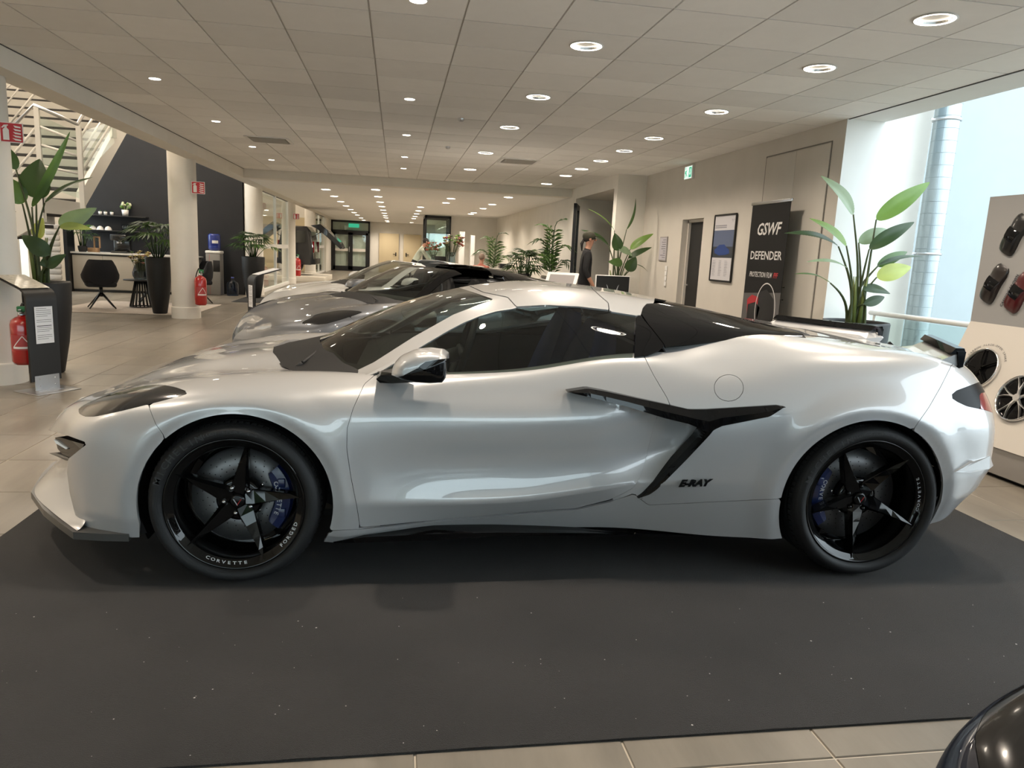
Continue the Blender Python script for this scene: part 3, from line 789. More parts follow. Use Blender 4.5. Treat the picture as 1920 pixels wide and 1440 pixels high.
def carmats():
    def paint(name, col, metal, rough, flake=0.06):
        m, nt, b = nodes_of(name)
        b.inputs['Metallic'].default_value = metal; b.inputs['Roughness'].default_value = rough
        b.inputs['Coat Weight'].default_value = 1.0; b.inputs['Coat Roughness'].default_value = 0.015; b.inputs['Coat IOR'].default_value = 1.6
        tc = nt.nodes.new('ShaderNodeTexCoord'); n = nt.nodes.new('ShaderNodeTexNoise'); n.inputs['Scale'].default_value = 900
        nt.links.new(tc.outputs['Object'], n.inputs['Vector']); r = nt.nodes.new('ShaderNodeValToRGB')
        r.color_ramp.elements[0].color = (*[c*(1-flake) for c in col], 1); r.color_ramp.elements[1].color = (*[min(1, c*(1+flake)) for c in col], 1)
        nt.links.new(n.outputs['Fac'], r.inputs['Fac']); nt.links.new(r.outputs['Color'], b.inputs['Base Color'])
    paint('paint_white', (.475, .475, .48), .25, .32)
    paint('paint_grey', (.17, .18, .20), .55, .40)
    paint('paint_arctic', (.74, .74, .73), .1, .4)
    paint('paint_navy', (.006, .010, .028), .3, .35)
    mat('car_black', (.006, .006, .007), .6)
    mat('car_black_gloss', (.006, .006, .0065), .2, coat=.75, spec=0.0)
    mat('carbon', (.035, .035, .036), .3, coat=1.0)
    mat('trim_grey', (.085, .083, .08), .35, metal=.3)
    mat('tyre', (.012, .012, .013), .62, bump=.25, bscale=350)
    mat('tyre_letter', (.03, .03, .031), .5)
    mat('wheel_black', (.005, .005, .005), .2, coat=.9, spec=0.0)
    mat('brake_iron', (.22, .22, .225), .45, metal=.8)
    mat('caliper_blue', (.006, .018, .085), .3, coat=1.0)
    mat('chrome', (.7, .7, .72), .12, metal=1.0)
    mat('letter_white', (.72, .72, .72), .4)
    mat('letter_silver', (.5, .52, .56), .35, metal=.3)
    mat('emblem_red', (.35, .01, .015), .25, coat=1.0)
    thin_glass('car_glass', (.44, .49, .46), 1.52)
    mat('seat_blue', (.03, .05, .16), .55, bump=.3, bscale=400)
    mat('seat_black', (.012, .012, .013), .6)
    mat('seat_red', (.25, .02, .015), .6)
    mat('interior_dark', (.018, .019, .02), .6)
    mat('tail_red', (.25, .004, .01), .15, coat=1.0)
    mat('streak_blue', (.55, .68, .80), .25, coat=.5)
    m, nt, b = nodes_of('headlight')
    b.inputs['Roughness'].default_value = .12; b.inputs['Coat Weight'].default_value = .3; b.inputs['Coat Roughness'].default_value = .01; b.inputs['Specular IOR Level'].default_value = .35
    b.inputs['Base Color'].default_value = (.018, .018, .019, 1)
    mat('taillight', (.006, .005, .006), .35, spec=.12)

def car_px(pts):
    """[(px, py, y)] -> car coordinates"""
    return [tuple(car_at(a, b, c)) for a, b, c in pts]
def strip_pair(mb, A, B, ridge=0.0, depth=0.03, n=40, mi=0):
    """solid blade between two edge curves (near side, outward is -y)"""
    A = spline_lin(A, n); B = spline_lin(B, n)
    Mid = (A+B)/2 + np.array([0, -ridge, 0])
    A2 = A+[0, depth, 0]; B2 = B+[0, depth, 0]
    G = [list(map(tuple, r)) for r in (A2, A, Mid, B, B2)]
    mb.grid(G, smooth=False, mi=mi)
def spline_lin(P, n):
    P = np.array(P, float); d = np.r_[0, np.cumsum(np.linalg.norm(np.diff(P, axis=0), axis=1))]
    q = np.linspace(0, d[-1], n); return np.stack([np.interp(q, d, P[:, i]) for i in range(3)], 1)
def mirrored(me):
    m2 = me.copy()
    for v in m2.vertices: v.co.y = -v.co.y
    m2.flip_normals(); return m2

def wheel_meshes(R, RIM, W, ang0, cal_side, front):
    """meshes of one wheel about its own centre, outward = -y; origin on the outer lip plane"""
    out = []
    b = MB(); b.lathe([(RIM+.006,.012),(RIM+.010,-.006),(RIM+.022,-.016),(RIM+(R-RIM)*.55,-.020),(R-.014,-.008),(R-.004,.012),(R,.04),(R,W-.06),(R-.006,W-.02),(R-.02,W-.005),(RIM+.006,W-.01)], 96, axis='y')
    # tread grooves read as rings
    for k in range(4):
        y0 = .05+k*(W-.1)/4
        b.lathe([(R+.0005, y0), (R+.003, y0+.006), (R+.003, y0+(W-.1)/4-.012), (R+.0005, y0+(W-.1)/4-.006)], 96, axis='y')
    for k in range(84):                                   # shoulder blocks
        a = 2*math.pi*k/84; c, s = math.cos(a), math.sin(a); tx, tz = -s*.009, c*.009
        p = lambda r, y, q: (c*r+tx*q, y, s*r+tz*q)
        b.prism([p(R-.012, -.004, -1), p(R+.0025, .03, -1), p(R+.0025, .03, 1), p(R-.012, -.004, 1)], (0, .012, 0))
    out.append(('tire', b, 'tyre', None))
    b = MB(); b.lathe([(RIM+.010,.004),(RIM+.008,-.004),(RIM+.002,-.005),(RIM-.003,.0),(RIM-.006,.004),(RIM-.026,.010),(RIM-.030,.018),(RIM-.033,.05),(RIM-.036,.15),(RIM-.03,W-.02),(RIM+.006,W-.01)], 96, axis='y')
    b.lathe([(RIM-.037,.17),(.06,.19)], 48, axis='y')
    out.append(('rim', b, 'wheel_black', 'tire'))
    for k in range(5):
        b = MB(); a = ang0+k*2*math.pi/5
        er = np.array([math.cos(a), 0, math.sin(a)]); et = np.array([-math.sin(a), 0, math.cos(a)]); ey = np.array([0, 1, 0])
        rr = np.array([.030, .065, .11, .17, .215, RIM-.012]); wl = np.array([.030, .038, .030, .020, .012, .004]); wr = np.array([.030, .034, .024, .014, .008, .003])
        yf = np.array([.052, .050, .042, .028, .016, .006]); G = []
        for r, l, w, y in zip(rr, wl, wr, yf):
            o = er*r
            G.append([tuple(o+et*l+ey*(y+.045)), tuple(o+et*l+ey*(y+.012)), tuple(o+et*(l*.9)+ey*(y+.008)), tuple(o-et*(w*.55)+ey*(y-.004)), tuple(o-et*w+ey*(y+.016)), tuple(o-et*w*.9+ey*(y+.05))])
        b.grid(G, smooth=False); b.f.append([len(b.v)-6+j for j in range(6)]); b.sm.append(False); b.mi.append(0)
        out.append(('spoke', b, 'wheel_black', 'tire'))
    b = MB(); b.lathe([(.0,.040),(.020,.040),(.028,.043),(.030,.050),(.031,.07)], 32, axis='y')
    out.append(('hub_cap', b, 'car_black_gloss', 'tire'))
    b = MB()
    for s in (-1, 1): b.prism([(0, .0385, -.012), (s*.013, .0385, .010), (s*.017, .0385, .010), (0, .0385, -.018)][::s], (0, .002, 0), mi=0 if s < 0 else 1)
    out.append(('hub_emblem', b, ['letter_silver', 'emblem_red'], 'tire'))
    b = MB(); b.lathe([(.030,.07),(.075,.066),(.09,.072),(.095,.10)], 40, axis='y')
    out.append(('hub_flange', b, 'wheel_black', 'tire'))
    for k in range(5):
        a = ang0+math.pi/5+k*2*math.pi/5; c, s = .056*math.cos(a), .056*math.sin(a)
        b = MB(); b.lathe([(0,.048),(.006,.049),(.0095,.055),(.011,.062),(.011,.075)], 12, org=(c, 0, s), axis='y')
        out.append(('lug_nut', b, 'chrome' if front else 'car_black_gloss', 'tire'))
    RD = RIM-.068
    b = MB(); b.lathe([(.085,.125),(.095,.118),(RD,.118),(RD+.001,.145),(.09,.145)], 72, axis='y')
    out.append(('brake_disc', b, 'brake_iron', 'tire'))
    b = MB()
    for k in range(24):
        for j, r in enumerate((.115, .135, .155, .175)):
            a = 2*math.pi*(k+j*.28)/24; b.lathe([(0,.1168),(.0028,.1168)], 6, org=(r*math.cos(a), 0, r*math.sin(a)), axis='y')
    out.append(('disc_holes', b, 'car_black', 'tire'))
    for k in range(5):
        a = k*2*math.pi/5+.5; b = MB(); b.lathe([(0,.112),(.008,.113),(.009,.12)], 10, org=(.095*math.cos(a), 0, .095*math.sin(a)), axis='y')
        out.append(('disc_bolt', b, 'chrome', 'tire'))
    a0, a1 = (-42, 42) if cal_side > 0 else (138, 222)
    G = []
    for t in np.linspace(math.radians(a0), math.radians(a1), 22):
        e = 1-abs((t-math.radians((a0+a1)/2))/math.radians((a1-a0)/2))**5*.45
        prof = [(RD+.012, .14), (RD+.012, .105), (RD+.002, .088), (RD-.028, .082), (RD-.028-.028*e, .086), (RD-.034-.03*e, .10), (RD-.034-.03*e, .14)]
        G.append([(r*math.cos(t), y, r*math.sin(t)) for r, y in prof])
    b = MB(); b.grid(G, smooth=False)
    for q in (-.5, .5):
        t = math.radians((a0+a1)/2)+q*math.radians((a1-a0)/2)
        b.bbox(((RD-.02)*math.cos(t)-.016, .078, (RD-.02)*math.sin(t)-.02), ((RD-.02)*math.cos(t)+.016, .10, (RD-.02)*math.sin(t)+.02), .005)
    out.append(('brake_caliper', b, 'caliper_blue', 'tire'))
    b = MB(); n = 'CORVETTE'
    for i, ch in enumerate(n):
        t = math.radians((a0+a1)/2)+(i-3.5)*(-.118)*(1 if cal_side > 0 else -1)*(1)
        r = RD-.040; u = np.array([math.sin(t), 0, -math.cos(t)])*(1 if cal_side > 0 else -1); v = np.array([math.cos(t), 0, math.sin(t)])*(1 if cal_side > 0 else -1)
        add_text(b, ch, .026, u, v, (r*math.cos(t), .0785, r*math.sin(t)), bold=.0006)
    out.append(('caliper_lettering', b, 'letter_silver', 'tire'))
    def ring_text(txt, r, ang, size, step, y, mk, nm, inward=True, bold=.0004):
        b = MB(); k = len(txt)
        for i, ch in enumerate(txt):
            if inward:                                  # letters stand with their feet outward (bottom of the wheel)
                t = ang+(i-(k-1)/2)*step; u = (-math.sin(t), 0, math.cos(t)); v = (-math.cos(t), 0, -math.sin(t))
            else:
                t = ang-(i-(k-1)/2)*step; u = (math.sin(t), 0, -math.cos(t)); v = (math.cos(t), 0, math.sin(t))
            add_text(b, ch, size, u, v, (r*math.cos(t), y, r*math.sin(t)), bold=bold, sx=1.25)
        out.append((nm, b, mk, 'tire'))
    if front:
        ring_text('CORVETTE', RIM-.0165, math.radians(-99), .019, .086, .0045, 'letter_white', 'rim_lettering')
        ring_text('FORGED', RIM-.0165, math.radians(-32), .019, .086, .0045, 'letter_white', 'rim_lettering')
    else:
        ring_text('CORVETTE', RIM-.0165, math.radians(8), .019, .08, .0045, 'letter_silver', 'rim_lettering')
    ring_text('MICHELIN', RIM+(R-RIM)*.5, math.radians(137), .036, .115, -.0205, 'tyre_letter', 'tyre_lettering', inward=False)
    ring_text('PILOT SPORT 4 S', RIM+(R-RIM)*.55, math.radians(93), .018, .05, -.0205, 'tyre_letter', 'tyre_lettering', inward=False)
    return out

CAR_CACHE = []
def car_part_list():
    """[(name, parent part index or None, mesh, [material keys], flags)] in car coordinates"""
    if CAR_CACHE: return CAR_CACHE
    L = CAR_CACHE
    def put(name, me, mk, parent=None, loc=None, label=None, flag=''):
        L.append(dict(name=name, me=me, mk=mk if isinstance(mk, list) else [mk], parent=parent, loc=loc, label=label, flag=flag)); return len(L)-1
    idx = {}
    for name, lst in build_body_parts().items():
        for k, (me, mk) in enumerate(lst):
            idx[(name, k)] = put(name, me, mk)
    for name, lst in build_green_parts().items():
        for k, (me, mk) in enumerate(lst):
            idx[(name, k)] = put(name, me, mk, flag={'roof_panel': 'roof', 'side_window': 'window'}.get(name, ''))
    def both(name, mb, mk, label=None, par=None, flag=''):
        me = mb.mesh(name)
        bm = bmesh.new(); bm.from_mesh(me); bmesh.ops.recalc_face_normals(bm, faces=bm.faces); bm.to_mesh(me); bm.free()
        p0 = idx.get((par, 0)) if par else None; p1 = idx.get((par, 1), p0) if par else None
        idx[(name, 0)] = put(name, me, mk, p0, None, label, flag); idx[(name, 1)] = put(name, mirrored(me), mk, p1, None, label, flag)
    def one(name, mb, mk, label=None, par=None, flag=''):
        me = mb.mesh(name)
        bm = bmesh.new(); bm.from_mesh(me); bmesh.ops.recalc_face_normals(bm, faces=bm.faces); bm.to_mesh(me); bm.free()
        idx[(name, 0)] = put(name, me, mk, idx.get((par, 0)) if par else None, None, label, flag)
    # wheels
    for fr, (wx, wz, R, RIM, W, a0, cs, yl) in {True: (.004, .336, .3355, .266, .275, math.radians(79), 1, .957), False: (2.722, .353, .352, .280, .345, math.radians(-96), -1, .968)}.items():
        me = wheel_meshes(R, RIM, W, a0, cs, fr)
        for side in (-1, 1):
            first = None
            for nm, mb, mk, par in me:
                m = mb.mesh(nm)
                if nm in ('rim', 'tire', 'brake_disc'):
                    bm = bmesh.new(); bm.from_mesh(m); bmesh.ops.recalc_face_normals(bm, faces=bm.faces); bm.to_mesh(m); bm.free()
                if side > 0: m = mirrored(m)
                k = put(nm, m, mk, first, (wx, side*yl, wz) if first is None else None)
                if first is None: first = k
    # side intake blades
    A = car_px([(1064,739,-.932),(1102,733,-.922),(1136,739,-.927),(1196,752,-.935),(1256,764.5,-.945),(1292,772.5,-.95),(1323,772.5,-.957),(1390,768.5,-.968),(1457,764.5,-.98),(1471,767,-.984)])
    B = car_px([(1064,740.5,-.936),(1098,748,-.945),(1130,756,-.952),(1174,767,-.958),(1246,789,-.968),(1292,800,-.972),(1330,816,-.975),(1351,804,-.98),(1443,786,-.99),(1471,768,-.988)])
    b = MB(); strip_pair(b, A, B, .010, .05, 60); both('intake_blade', b, 'car_black_gloss', 'gloss black blade along the top of the side intake')
    A = car_px([(1330,800,-.955),(1316,812,-.93),(1308,824,-.925),(1265,870,-.922),(1208,925,-.925),(1203,930,-.928),(1195,937,-.935)])
    B = car_px([(1352,804.5,-.978),(1338,811,-.976),(1329,822,-.972),(1289,864.5,-.966),(1232,922,-.955),(1218,932,-.95),(1196,939,-.942)])
    b = MB(); strip_pair(b, A, B, .004, .06, 40); both('intake_lower_blade', b, 'car_black_gloss')
    # sill extension
    A = car_px([(625,1017,-.915),(680,1003,-.905),(810,991,-.90),(930,993,-.90),(1100,1000,-.90),(1300,1006,-.90)])
    Bm = car_px([(625,1021,-.945),(680,1012,-.96),(810,1006,-.965),(930,1003,-.96),(1100,1004,-.94),(1300,1007,-.905)])
    C = car_px([(626,1023,-.93),(680,1022,-.95),(810,1018,-.955),(930,1010,-.95),(1100,1008,-.93),(1300,1008,-.90)])
    b = MB(); S = [spline_lin(q, 50) for q in (A, Bm, C)]
    b.grid([list(map(tuple, r)) for r in (S[0]+[0, .05, 0], S[0], S[1], S[2], S[2]+[0, .25, 0])], smooth=False)
    both('sill_extension', b, 'car_black_gloss', 'gloss black sill extension under the door')
    # front jaw, splitter, lamps
    Aj = [(-1.10,0,.215),(-1.06,-.2,.215),(-.985,-.45,.217),(-.83,-.67,.218),(-.70,-.82,.218),(-.605,-.925,.218)]
    Bj = [(-1.00,0,.33),(-.965,-.2,.33),(-.855,-.49,.335),(-.735,-.68,.315),(-.655,-.79,.27),(-.595,-.90,.225)]
    Cj = [(-.90,0,.45),(-.86,-.2,.46),(-.775,-.47,.47),(-.69,-.63,.465),(-.63,-.74,.43),(-.585,-.86,.26)]
    Dj = [(-.80,0,.47),(-.76,-.2,.47),(-.68,-.45,.48),(-.63,-.60,.48),(-.60,-.73,.46),(-.57,-.87,.28)]
    b = MB(); S = [spline_pts(q, 40) for q in (Aj, Bj, Cj, Dj)]
    t = np.array([0, .12, .27, .36]); G = cubic(t, np.array(S), np.linspace(0, .36, 16))
    for sgn in (1, -1): b.grid([[(p[0], p[1]*sgn, p[2]) for p in r] for r in G])
    one('lower_fascia', b, 'paint')
    out_ = [(-1.115,0),(-1.075,-.2),(-.998,-.455),(-.842,-.68),(-.712,-.83),(-.615,-.935),(-.5,-.955),(-.40,-.962)]
    pts = [(x, y) for x, y in out_]+[(-.40,-.85),(-.5,-.85),(-.6,-.8)]+[(-.85,-.4),(-.95,0)]
    b = MB(); P2 = [(x, y, .186) for x, y in pts]; b.prism(P2, (0, 0, .030)); both('splitter', b, 'trim_grey', 'dark grey front splitter')
    dl = car_px([(98,825,-.46),(105,823.5,-.50),(128,831,-.66),(152,838,-.80),(147,848,-.80),(136,866,-.74),(113,858,-.58),(103,846,-.50)])
    b = MB(); b.prism([(x+.012, y, z) for x, y, z in dl], (.05, .04, 0)); both('lamp_housing', b, 'car_black_gloss')
    dl = car_px([(101,829,-.48),(107,831,-.52),(127,845,-.65),(124,847,-.64),(105,836,-.52)])
    b = MB(); b.prism([(x, y, z) for x, y, z in dl], (.02, .02, 0)); both('lamp_streak', b, 'streak_blue', par='lamp_housing')  # pale strip paints in the blue streak reflected in the lamp
    dl = car_px([(92,854,-.44),(104,853,-.50),(128,863,-.66),(140,866,-.74),(138,869,-.73),(124,868,-.64)])
    b = MB(); b.prism(dl, (.03, .03, -.004)); both('lamp_blade', b, 'trim_grey')
    b = MB(); b.prism([(-.74, -.55, .24), (-.74, .55, .24), (-.80, .45, .46), (-.80, -.45, .46)], (.03, 0, 0)); one('grille', b, 'car_black')
    # headlight inner optics
    dl = [(215,768,-.80),(232,758,-.78),(262,744,-.76),(300,731,-.74),(312,733,-.74),(285,744,-.765),(256,758,-.79),(236,769,-.81)]
    b = MB(); q = [(x-.002, y-.004, z+.012) for x, y, z in car_px(dl)]; b.prism(q, (0, .012, -.012)); both('headlight_tube', b, 'trim_grey', par='headlight')
    # mirror
    sec = [(.612,.893),(.625,.935),(.648,.962),(.696,.985),(.76,.992),(.806,.988),(.828,.972),(.830,.925),(.826,.885),(.812,.868),(.76,.864),(.70,.866),(.65,.875)]
    cxm, czm = .73, .925; G = []
    for y, s, dx in ((-.90,.05,.05),(-.90,.78,.03),(-.915,.93,.02),(-.95,1.0,.008),(-1.0,1.0,0),(-1.05,.97,0),(-1.085,.88,.006),(-1.10,.70,.01),(-1.105,.05,.01)):
        ring = spline_lin([(cxm+(a-cxm)*s+dx, y, czm+(c-czm)*s) for a, c in sec+[sec[0]]], 64)
        G.append([tuple(p) for p in ring])
    V = np.array(G).reshape(-1, 3); T = grid_tris(len(G), 64)
    Pm = project(car_world(V)); fm = dist_poly(Pm, [(690,725),(728,716),(765,708),(779,703),(786,692),(800,682),(845,676.5),(860,680),(860,760),(690,760)])/430
    for nm, f, mk in (('mirror_shell', -fm, 'paint'), ('mirror_back', fm, 'car_black_gloss')):
        v, t2 = clip_mesh(V, T, f); me = panel_mesh(nm, v, t2, 0)
        bm = bmesh.new(); bm.from_mesh(me); bmesh.ops.recalc_face_normals(bm, faces=bm.faces); bm.to_mesh(me); bm.free()
        idx[(nm, 0)] = put(nm, me, mk); idx[(nm, 1)] = put(nm, mirrored(me), mk)
    b = MB(); b.prism(car_px([(705,716,-.93),(713,709,-.93),(735,705,-.94),(775,712,-.98),(776,722,-.98),(735,724,-.95),(712,723,-.93)]), (0, .12, 0)); both('mirror_arm', b, 'car_black_gloss')
    # rear spoiler
    def xl(w): return 3.50-.5*(-w-.20)
    G = []
    for w in (-.20, -.24, -.38, -.52, -.66, -.78, -.84):
        k = .25 if w == -.20 else 1.0
        x = xl(w); G.append([(x-.16, w, .972), (x-.10, w, .965+.02*k), (x-.04, w, .965+.045*k), (x, w, .965+.062*k), (x+.012, w, .965+.05*k), (x-.02, w, .94), (x-.10, w, .92)])
    b = MB(); b.grid(G, smooth=False); b.f += [[j for j in range(7)], [len(b.v)-7+j for j in range(7)]]; b.sm += [False]*2; b.mi += [0]*2
    both('rear_spoiler', b, 'paint', flag='spoiler')
    G = []
    for w in (-.215, -.24, -.38, -.52, -.66, -.78, -.845):
        x = xl(w); G.append([(x-.055, w, 1.018), (x-.03, w, 1.045), (x+.012, w, 1.045), (x+.024, w, 1.022), (x+.004, w, 1.016)])
    b = MB(); b.grid(G, smooth=False, closed_u=True); b.f += [[j for j in range(5)], [len(b.v)-5+j for j in range(5)]]; b.sm += [False]*2; b.mi += [0]*2
    for w in (-.222, -.85):
        x = xl(w); b.prism([(x-.02, w, 1.03), (x+.022, w, 1.03), (x+.018, w, .96), (x-.03, w, .945), (x-.03, w, .955), (x-.004, w, .965)], (0, .014, 0))
    both('spoiler_lip', b, 'car_black_gloss', flag='spoiler')
    b = MB(); q = car_px([(1788,888,-1.0),(1822,868,-.975),(1852,858,-.915),(1858,876,-.90),(1851,882,-.92),(1815,889,-.985)]); b.prism([(x+.0, y-.012, z) for x, y, z in q], (-.02, .08, .0)); both('bumper_fin', b, 'paint')
    b = MB(); b.prism([(3.0,-.80,.16),(3.36,-.70,.30),(3.44,-.5,.34),(3.44,.5,.34),(3.36,.70,.30),(3.0,.80,.16)], (0, 0, .03)); one('diffuser', b, 'car_black')
    q = car_px([(1463,624,-.52),(1474,622,-.50),(1500,628,-.50),(1519,635,-.50),(1512,639,-.52),(1482,634,-.54)]); b = MB(); b.prism([(x, y, z-.004) for x, y, z in q], (0, .01, .012)); both('deck_vent', b, 'car_black')
    # e-ray badge
    b = MB()
    add_text(b, 'E-RAY', .040, (1, 0, .03), (0, .06, 1), tuple(car_at(1300, 911, -.982)), shear=.4, bold=.0022, depth=.002, sx=1.22)
    idx[('badge', 0)] = put('badge', b.mesh('badge'), 'car_black_gloss', None, None, 'black model badge behind the side intake')
    # wheel wells, floor
    b = MB()
    for cx, cz, r in ARCH:
        for s in (-1, 1):
            b.lathe([(r+.012, s*.92), (r+.012, s*.55)], 40, org=(cx, 0, cz), axis="y", a0=-.42, a1=math.pi+.42); b.lathe([(r+.012, s*.55), (.02, s*.55)], 40, org=(cx, 0, cz), axis="y", a0=-.42, a1=math.pi+.42)
    b.box((-.9, -.55, .14), (3.2, .55, .17)); b.box((.42, -.84, .16), (2.26, .84, .19))
    one('underbody', b, 'car_black')
    # cowl, wipers
    b = MB(); G = []
    for f in np.linspace(0, 1, 5):
        G.append([tuple((1-f)*np.array(p)+f*np.array(q)) for p, q in zip(
          [(.52,-.76,.825),(.36,-.69,.822),(.20,-.61,.815),(.11,-.48,.822),(.01,-.24,.835),(-.03,0,.84),(.01,.24,.835),(.11,.48,.822),(.20,.61,.815),(.36,.69,.822),(.52,.76,.825)],
          [(.56,-.74,.84),(.52,-.66,.86),(.40,-.55,.86),(.34,-.42,.885),(.25,-.22,.895),(.22,0,.90),(.25,.22,.895),(.34,.42,.885),(.40,.55,.86),(.52,.66,.86),(.56,.74,.84)])])
    b.grid(G); one('cowl', b, 'car_black')
    for p in ([(.20,-.50,.845),(.24,-.30,.872),(.24,-.02,.885),(.27,.16,.89)], [(.18,.10,.86),(.22,.3,.875),(.30,.5,.865)]):
        b = MB(); b.tube(spline_pts(p, 12), .008, 6); b.tube([(p[0][0]-.03, p[0][1], p[0][2]-.03), p[0]], .012, 8); one('wiper', b, 'car_black')
    # interior
    b = MB(); b.grid([[(x, y, z) for y in np.linspace(-.72, .72, 15)] for x, z in [(.42,.80),(.55,.845),(.72,.86),(.80,.85),(.84,.80),(.80,.62)]]); one('dashboard', b, 'interior_dark', par=None)
    b = MB()
    for s in (-1, 1): b.box((.55, s*.80-.03 if s > 0 else -.80, .25), (1.75, s*.80 if s > 0 else -.77, .86))
    one('door_card', b, 'interior_dark')
    b = MB(); a = np.linspace(0, 2*math.pi, 33)
    b.tube([(.93+.055*math.sin(t)-.0, -.37+.175*math.cos(t), .90+.165*math.sin(t)) for t in a], .016, 10, caps=False)
    b.tube([(.82, -.37, .86), (.915, -.37, .89)], .035, 12); b.tube([(.925, -.53, .90), (.925, -.21, .90)], .018, 8)
    one('steering_wheel', b, 'interior_dark')
    for s in (-1, 1):
        b = MB(); G = []
        for (x, z, w, th) in [(1.38,.48,.24,.10),(1.44,.62,.25,.11),(1.50,.78,.25,.10),(1.555,.93,.21,.08),(1.59,1.02,.15,.06),(1.61,1.07,.11,.04)]:
            y0 = s*.37
            G.append([(x-.05, y0-w, z), (x-.015, y0-w*.6, z), (x, y0, z+.0), (x-.015, y0+w*.6, z), (x-.05, y0+w, z), (x+th, y0+w*.9, z-.02), (x+th*1.4, y0, z-.02), (x+th, y0-w*.9, z-.02)])
        b.grid(G, closed_u=True); b.f.append([len(b.v)-8+j for j in range(8)]); b.sm.append(True); b.mi.append(0)
        b.bbox((.95, s*.37-.25, .30), (1.45, s*.37+.25, .50), .05)
        one('seat', b, 'seat')
    b = MB(); b.bbox((.85, -.10, .25), (1.6, .10, .72), .03); b.box((1.72, -.70, .25), (1.76, .70, .98)); one('console', b, 'interior_dark')
    return L

def build_car(name, label, paint, pillar, roof, seat='seat_blue', loc=None, rz=0.0, drop=(), group=None, bar=None, sail='car_black_gloss'):
    L = car_part_list(); key = dict(paint=paint, pillar=pillar, roof=roof, seat=seat, bar=bar or paint, sail=sail)
    root = empty(name, loc, rz, label, 'car', group)
    objs = []
    for p in L:
        if p['flag'] in drop or (p['parent'] is not None and objs[p['parent']] is None):
            objs.append(None); continue
        me = p['me']
        if not len(me.materials):
            for mk in p['mk']: me.materials.append(M[key.get(mk, mk)])
        o = bpy.data.objects.new(p['name'], me); COL.objects.link(o)
        for i, mk in enumerate(p['mk']):
            if mk in key:
                o.material_slots[i].link = 'OBJECT'; o.material_slots[i].material = M[key[mk]]
        if p['loc'] is not None: o.location = p['loc']
        o.parent = objs[p['parent']] if p['parent'] is not None else root
        if p['label']: o['label'] = p['label']
        objs.append(o)
    return root
carmats()
# ------------------------------------------------------------------ furniture and plants materials
mat('pot_grey', (.012, .012, .013), .6, noise=.1, nscale=20)
mat('soil', (.02, .015, .01), .9)
def leaf_mat(name, col, back):
    m, nt, b = nodes_of(name)
    tc = nt.nodes.new('ShaderNodeTexCoord'); w = nt.nodes.new('ShaderNodeTexWave'); w.inputs['Scale'].default_value = 28; w.inputs['Distortion'].default_value = 1.2
    mp = nt.nodes.new('ShaderNodeMapping'); nt.links.new(tc.outputs['UV'], mp.inputs['Vector']); nt.links.new(mp.outputs['Vector'], w.inputs['Vector'])
    n = nt.nodes.new('ShaderNodeTexNoise'); n.inputs['Scale'].default_value = 9; nt.links.new(tc.outputs['Object'], n.inputs['Vector'])
    r = nt.nodes.new('ShaderNodeValToRGB'); r.color_ramp.elements[0].color = (*[c*.7 for c in col], 1); r.color_ramp.elements[1].color = (*[min(1, c*1.3) for c in col], 1)
    nt.links.new(n.outputs['Fac'], r.inputs['Fac']); nt.links.new(r.outputs['Color'], b.inputs['Base Color'])
    b.inputs['Roughness'].default_value = .38; b.inputs['Subsurface Weight'].default_value = 0.0
    tr = nt.nodes.new('ShaderNodeBsdfTranslucent'); tr.inputs[0].default_value = (*[min(1, c*2.2) for c in back], 1)
    ms = nt.nodes.new('ShaderNodeMixShader'); ms.inputs[0].default_value = .25; out = nt.nodes['Material Output']
    nt.links.new(b.outputs[0], ms.inputs[1]); nt.links.new(tr.outputs[0], ms.inputs[2]); nt.links.new(ms.outputs[0], out.inputs[0])
leaf_mat('leaf_dark', (.028, .055, .022), (.04, .09, .02)); leaf_mat('leaf_mid', (.06, .12, .035), (.08, .16, .03))
leaf_mat('leaf_light', (.14, .24, .06), (.2, .35, .06)); leaf_mat('leaf_pale', (.22, .30, .20), (.2, .3, .12)); leaf_mat('leaf_yellow', (.38, .46, .14), (.4, .5, .1))
mat('stem_green', (.045, .065, .02), .5); mat('stem_light', (.12, .16, .04), .5)

def leaf(mb, base, tip, w, nrm, bend=.12, fold=.25, n=46, ribs=True):
    """broad pointed leaf with midrib fold and corrugated veins"""
    B, T = Vector(base), Vector(tip); d = T-B; L = d.length; d.normalize(); N = Vector(nrm); N = (N-d*N.dot(d)).normalized(); S = d.cross(N)
    G = []
    for i in range(n+1):
        t = i/n; prof = max(0.0, math.sin(math.pi*min(1, t**.72))**.75)*(1-.12*t)
        c = B+d*(L*t)-N*(bend*L*t*t)+N*(.05*L*math.sin(math.pi*t)); row = []
        for j in (-1, -.66, -.33, 0, .33, .66, 1):
            q = (.0026*w/.12 if ribs else 0)*((i % 2)-.5)*abs(j)
            row.append(tuple(c+S*(j*prof*w/2)+N*(abs(j)*prof*w*fold/2*(1 if abs(j) < .9 else .8)+q)))
        G.append(row)
    mb.grid(G)
def pot(root, r_top, r_bot, h, belly=0.0):
    b = MB(); b.lathe([(0, 0), (r_bot*.9, 0), (r_bot, .012), (r_bot+(r_top-r_bot)*.55+belly, h*.35), (r_bot+(r_top-r_bot)*.9+belly*.6, h*.7), (r_top, h-.015), (r_top-.006, h), (r_top-.025, h), (r_top-.03, h-.02), (r_top-.03, h-.06)], 40); b.build('pot', 'pot_grey', root)
    b = MB(); b.lathe([(0, h-.05), (r_top-.03, h-.06)], 32); b.build('soil', 'soil', root)
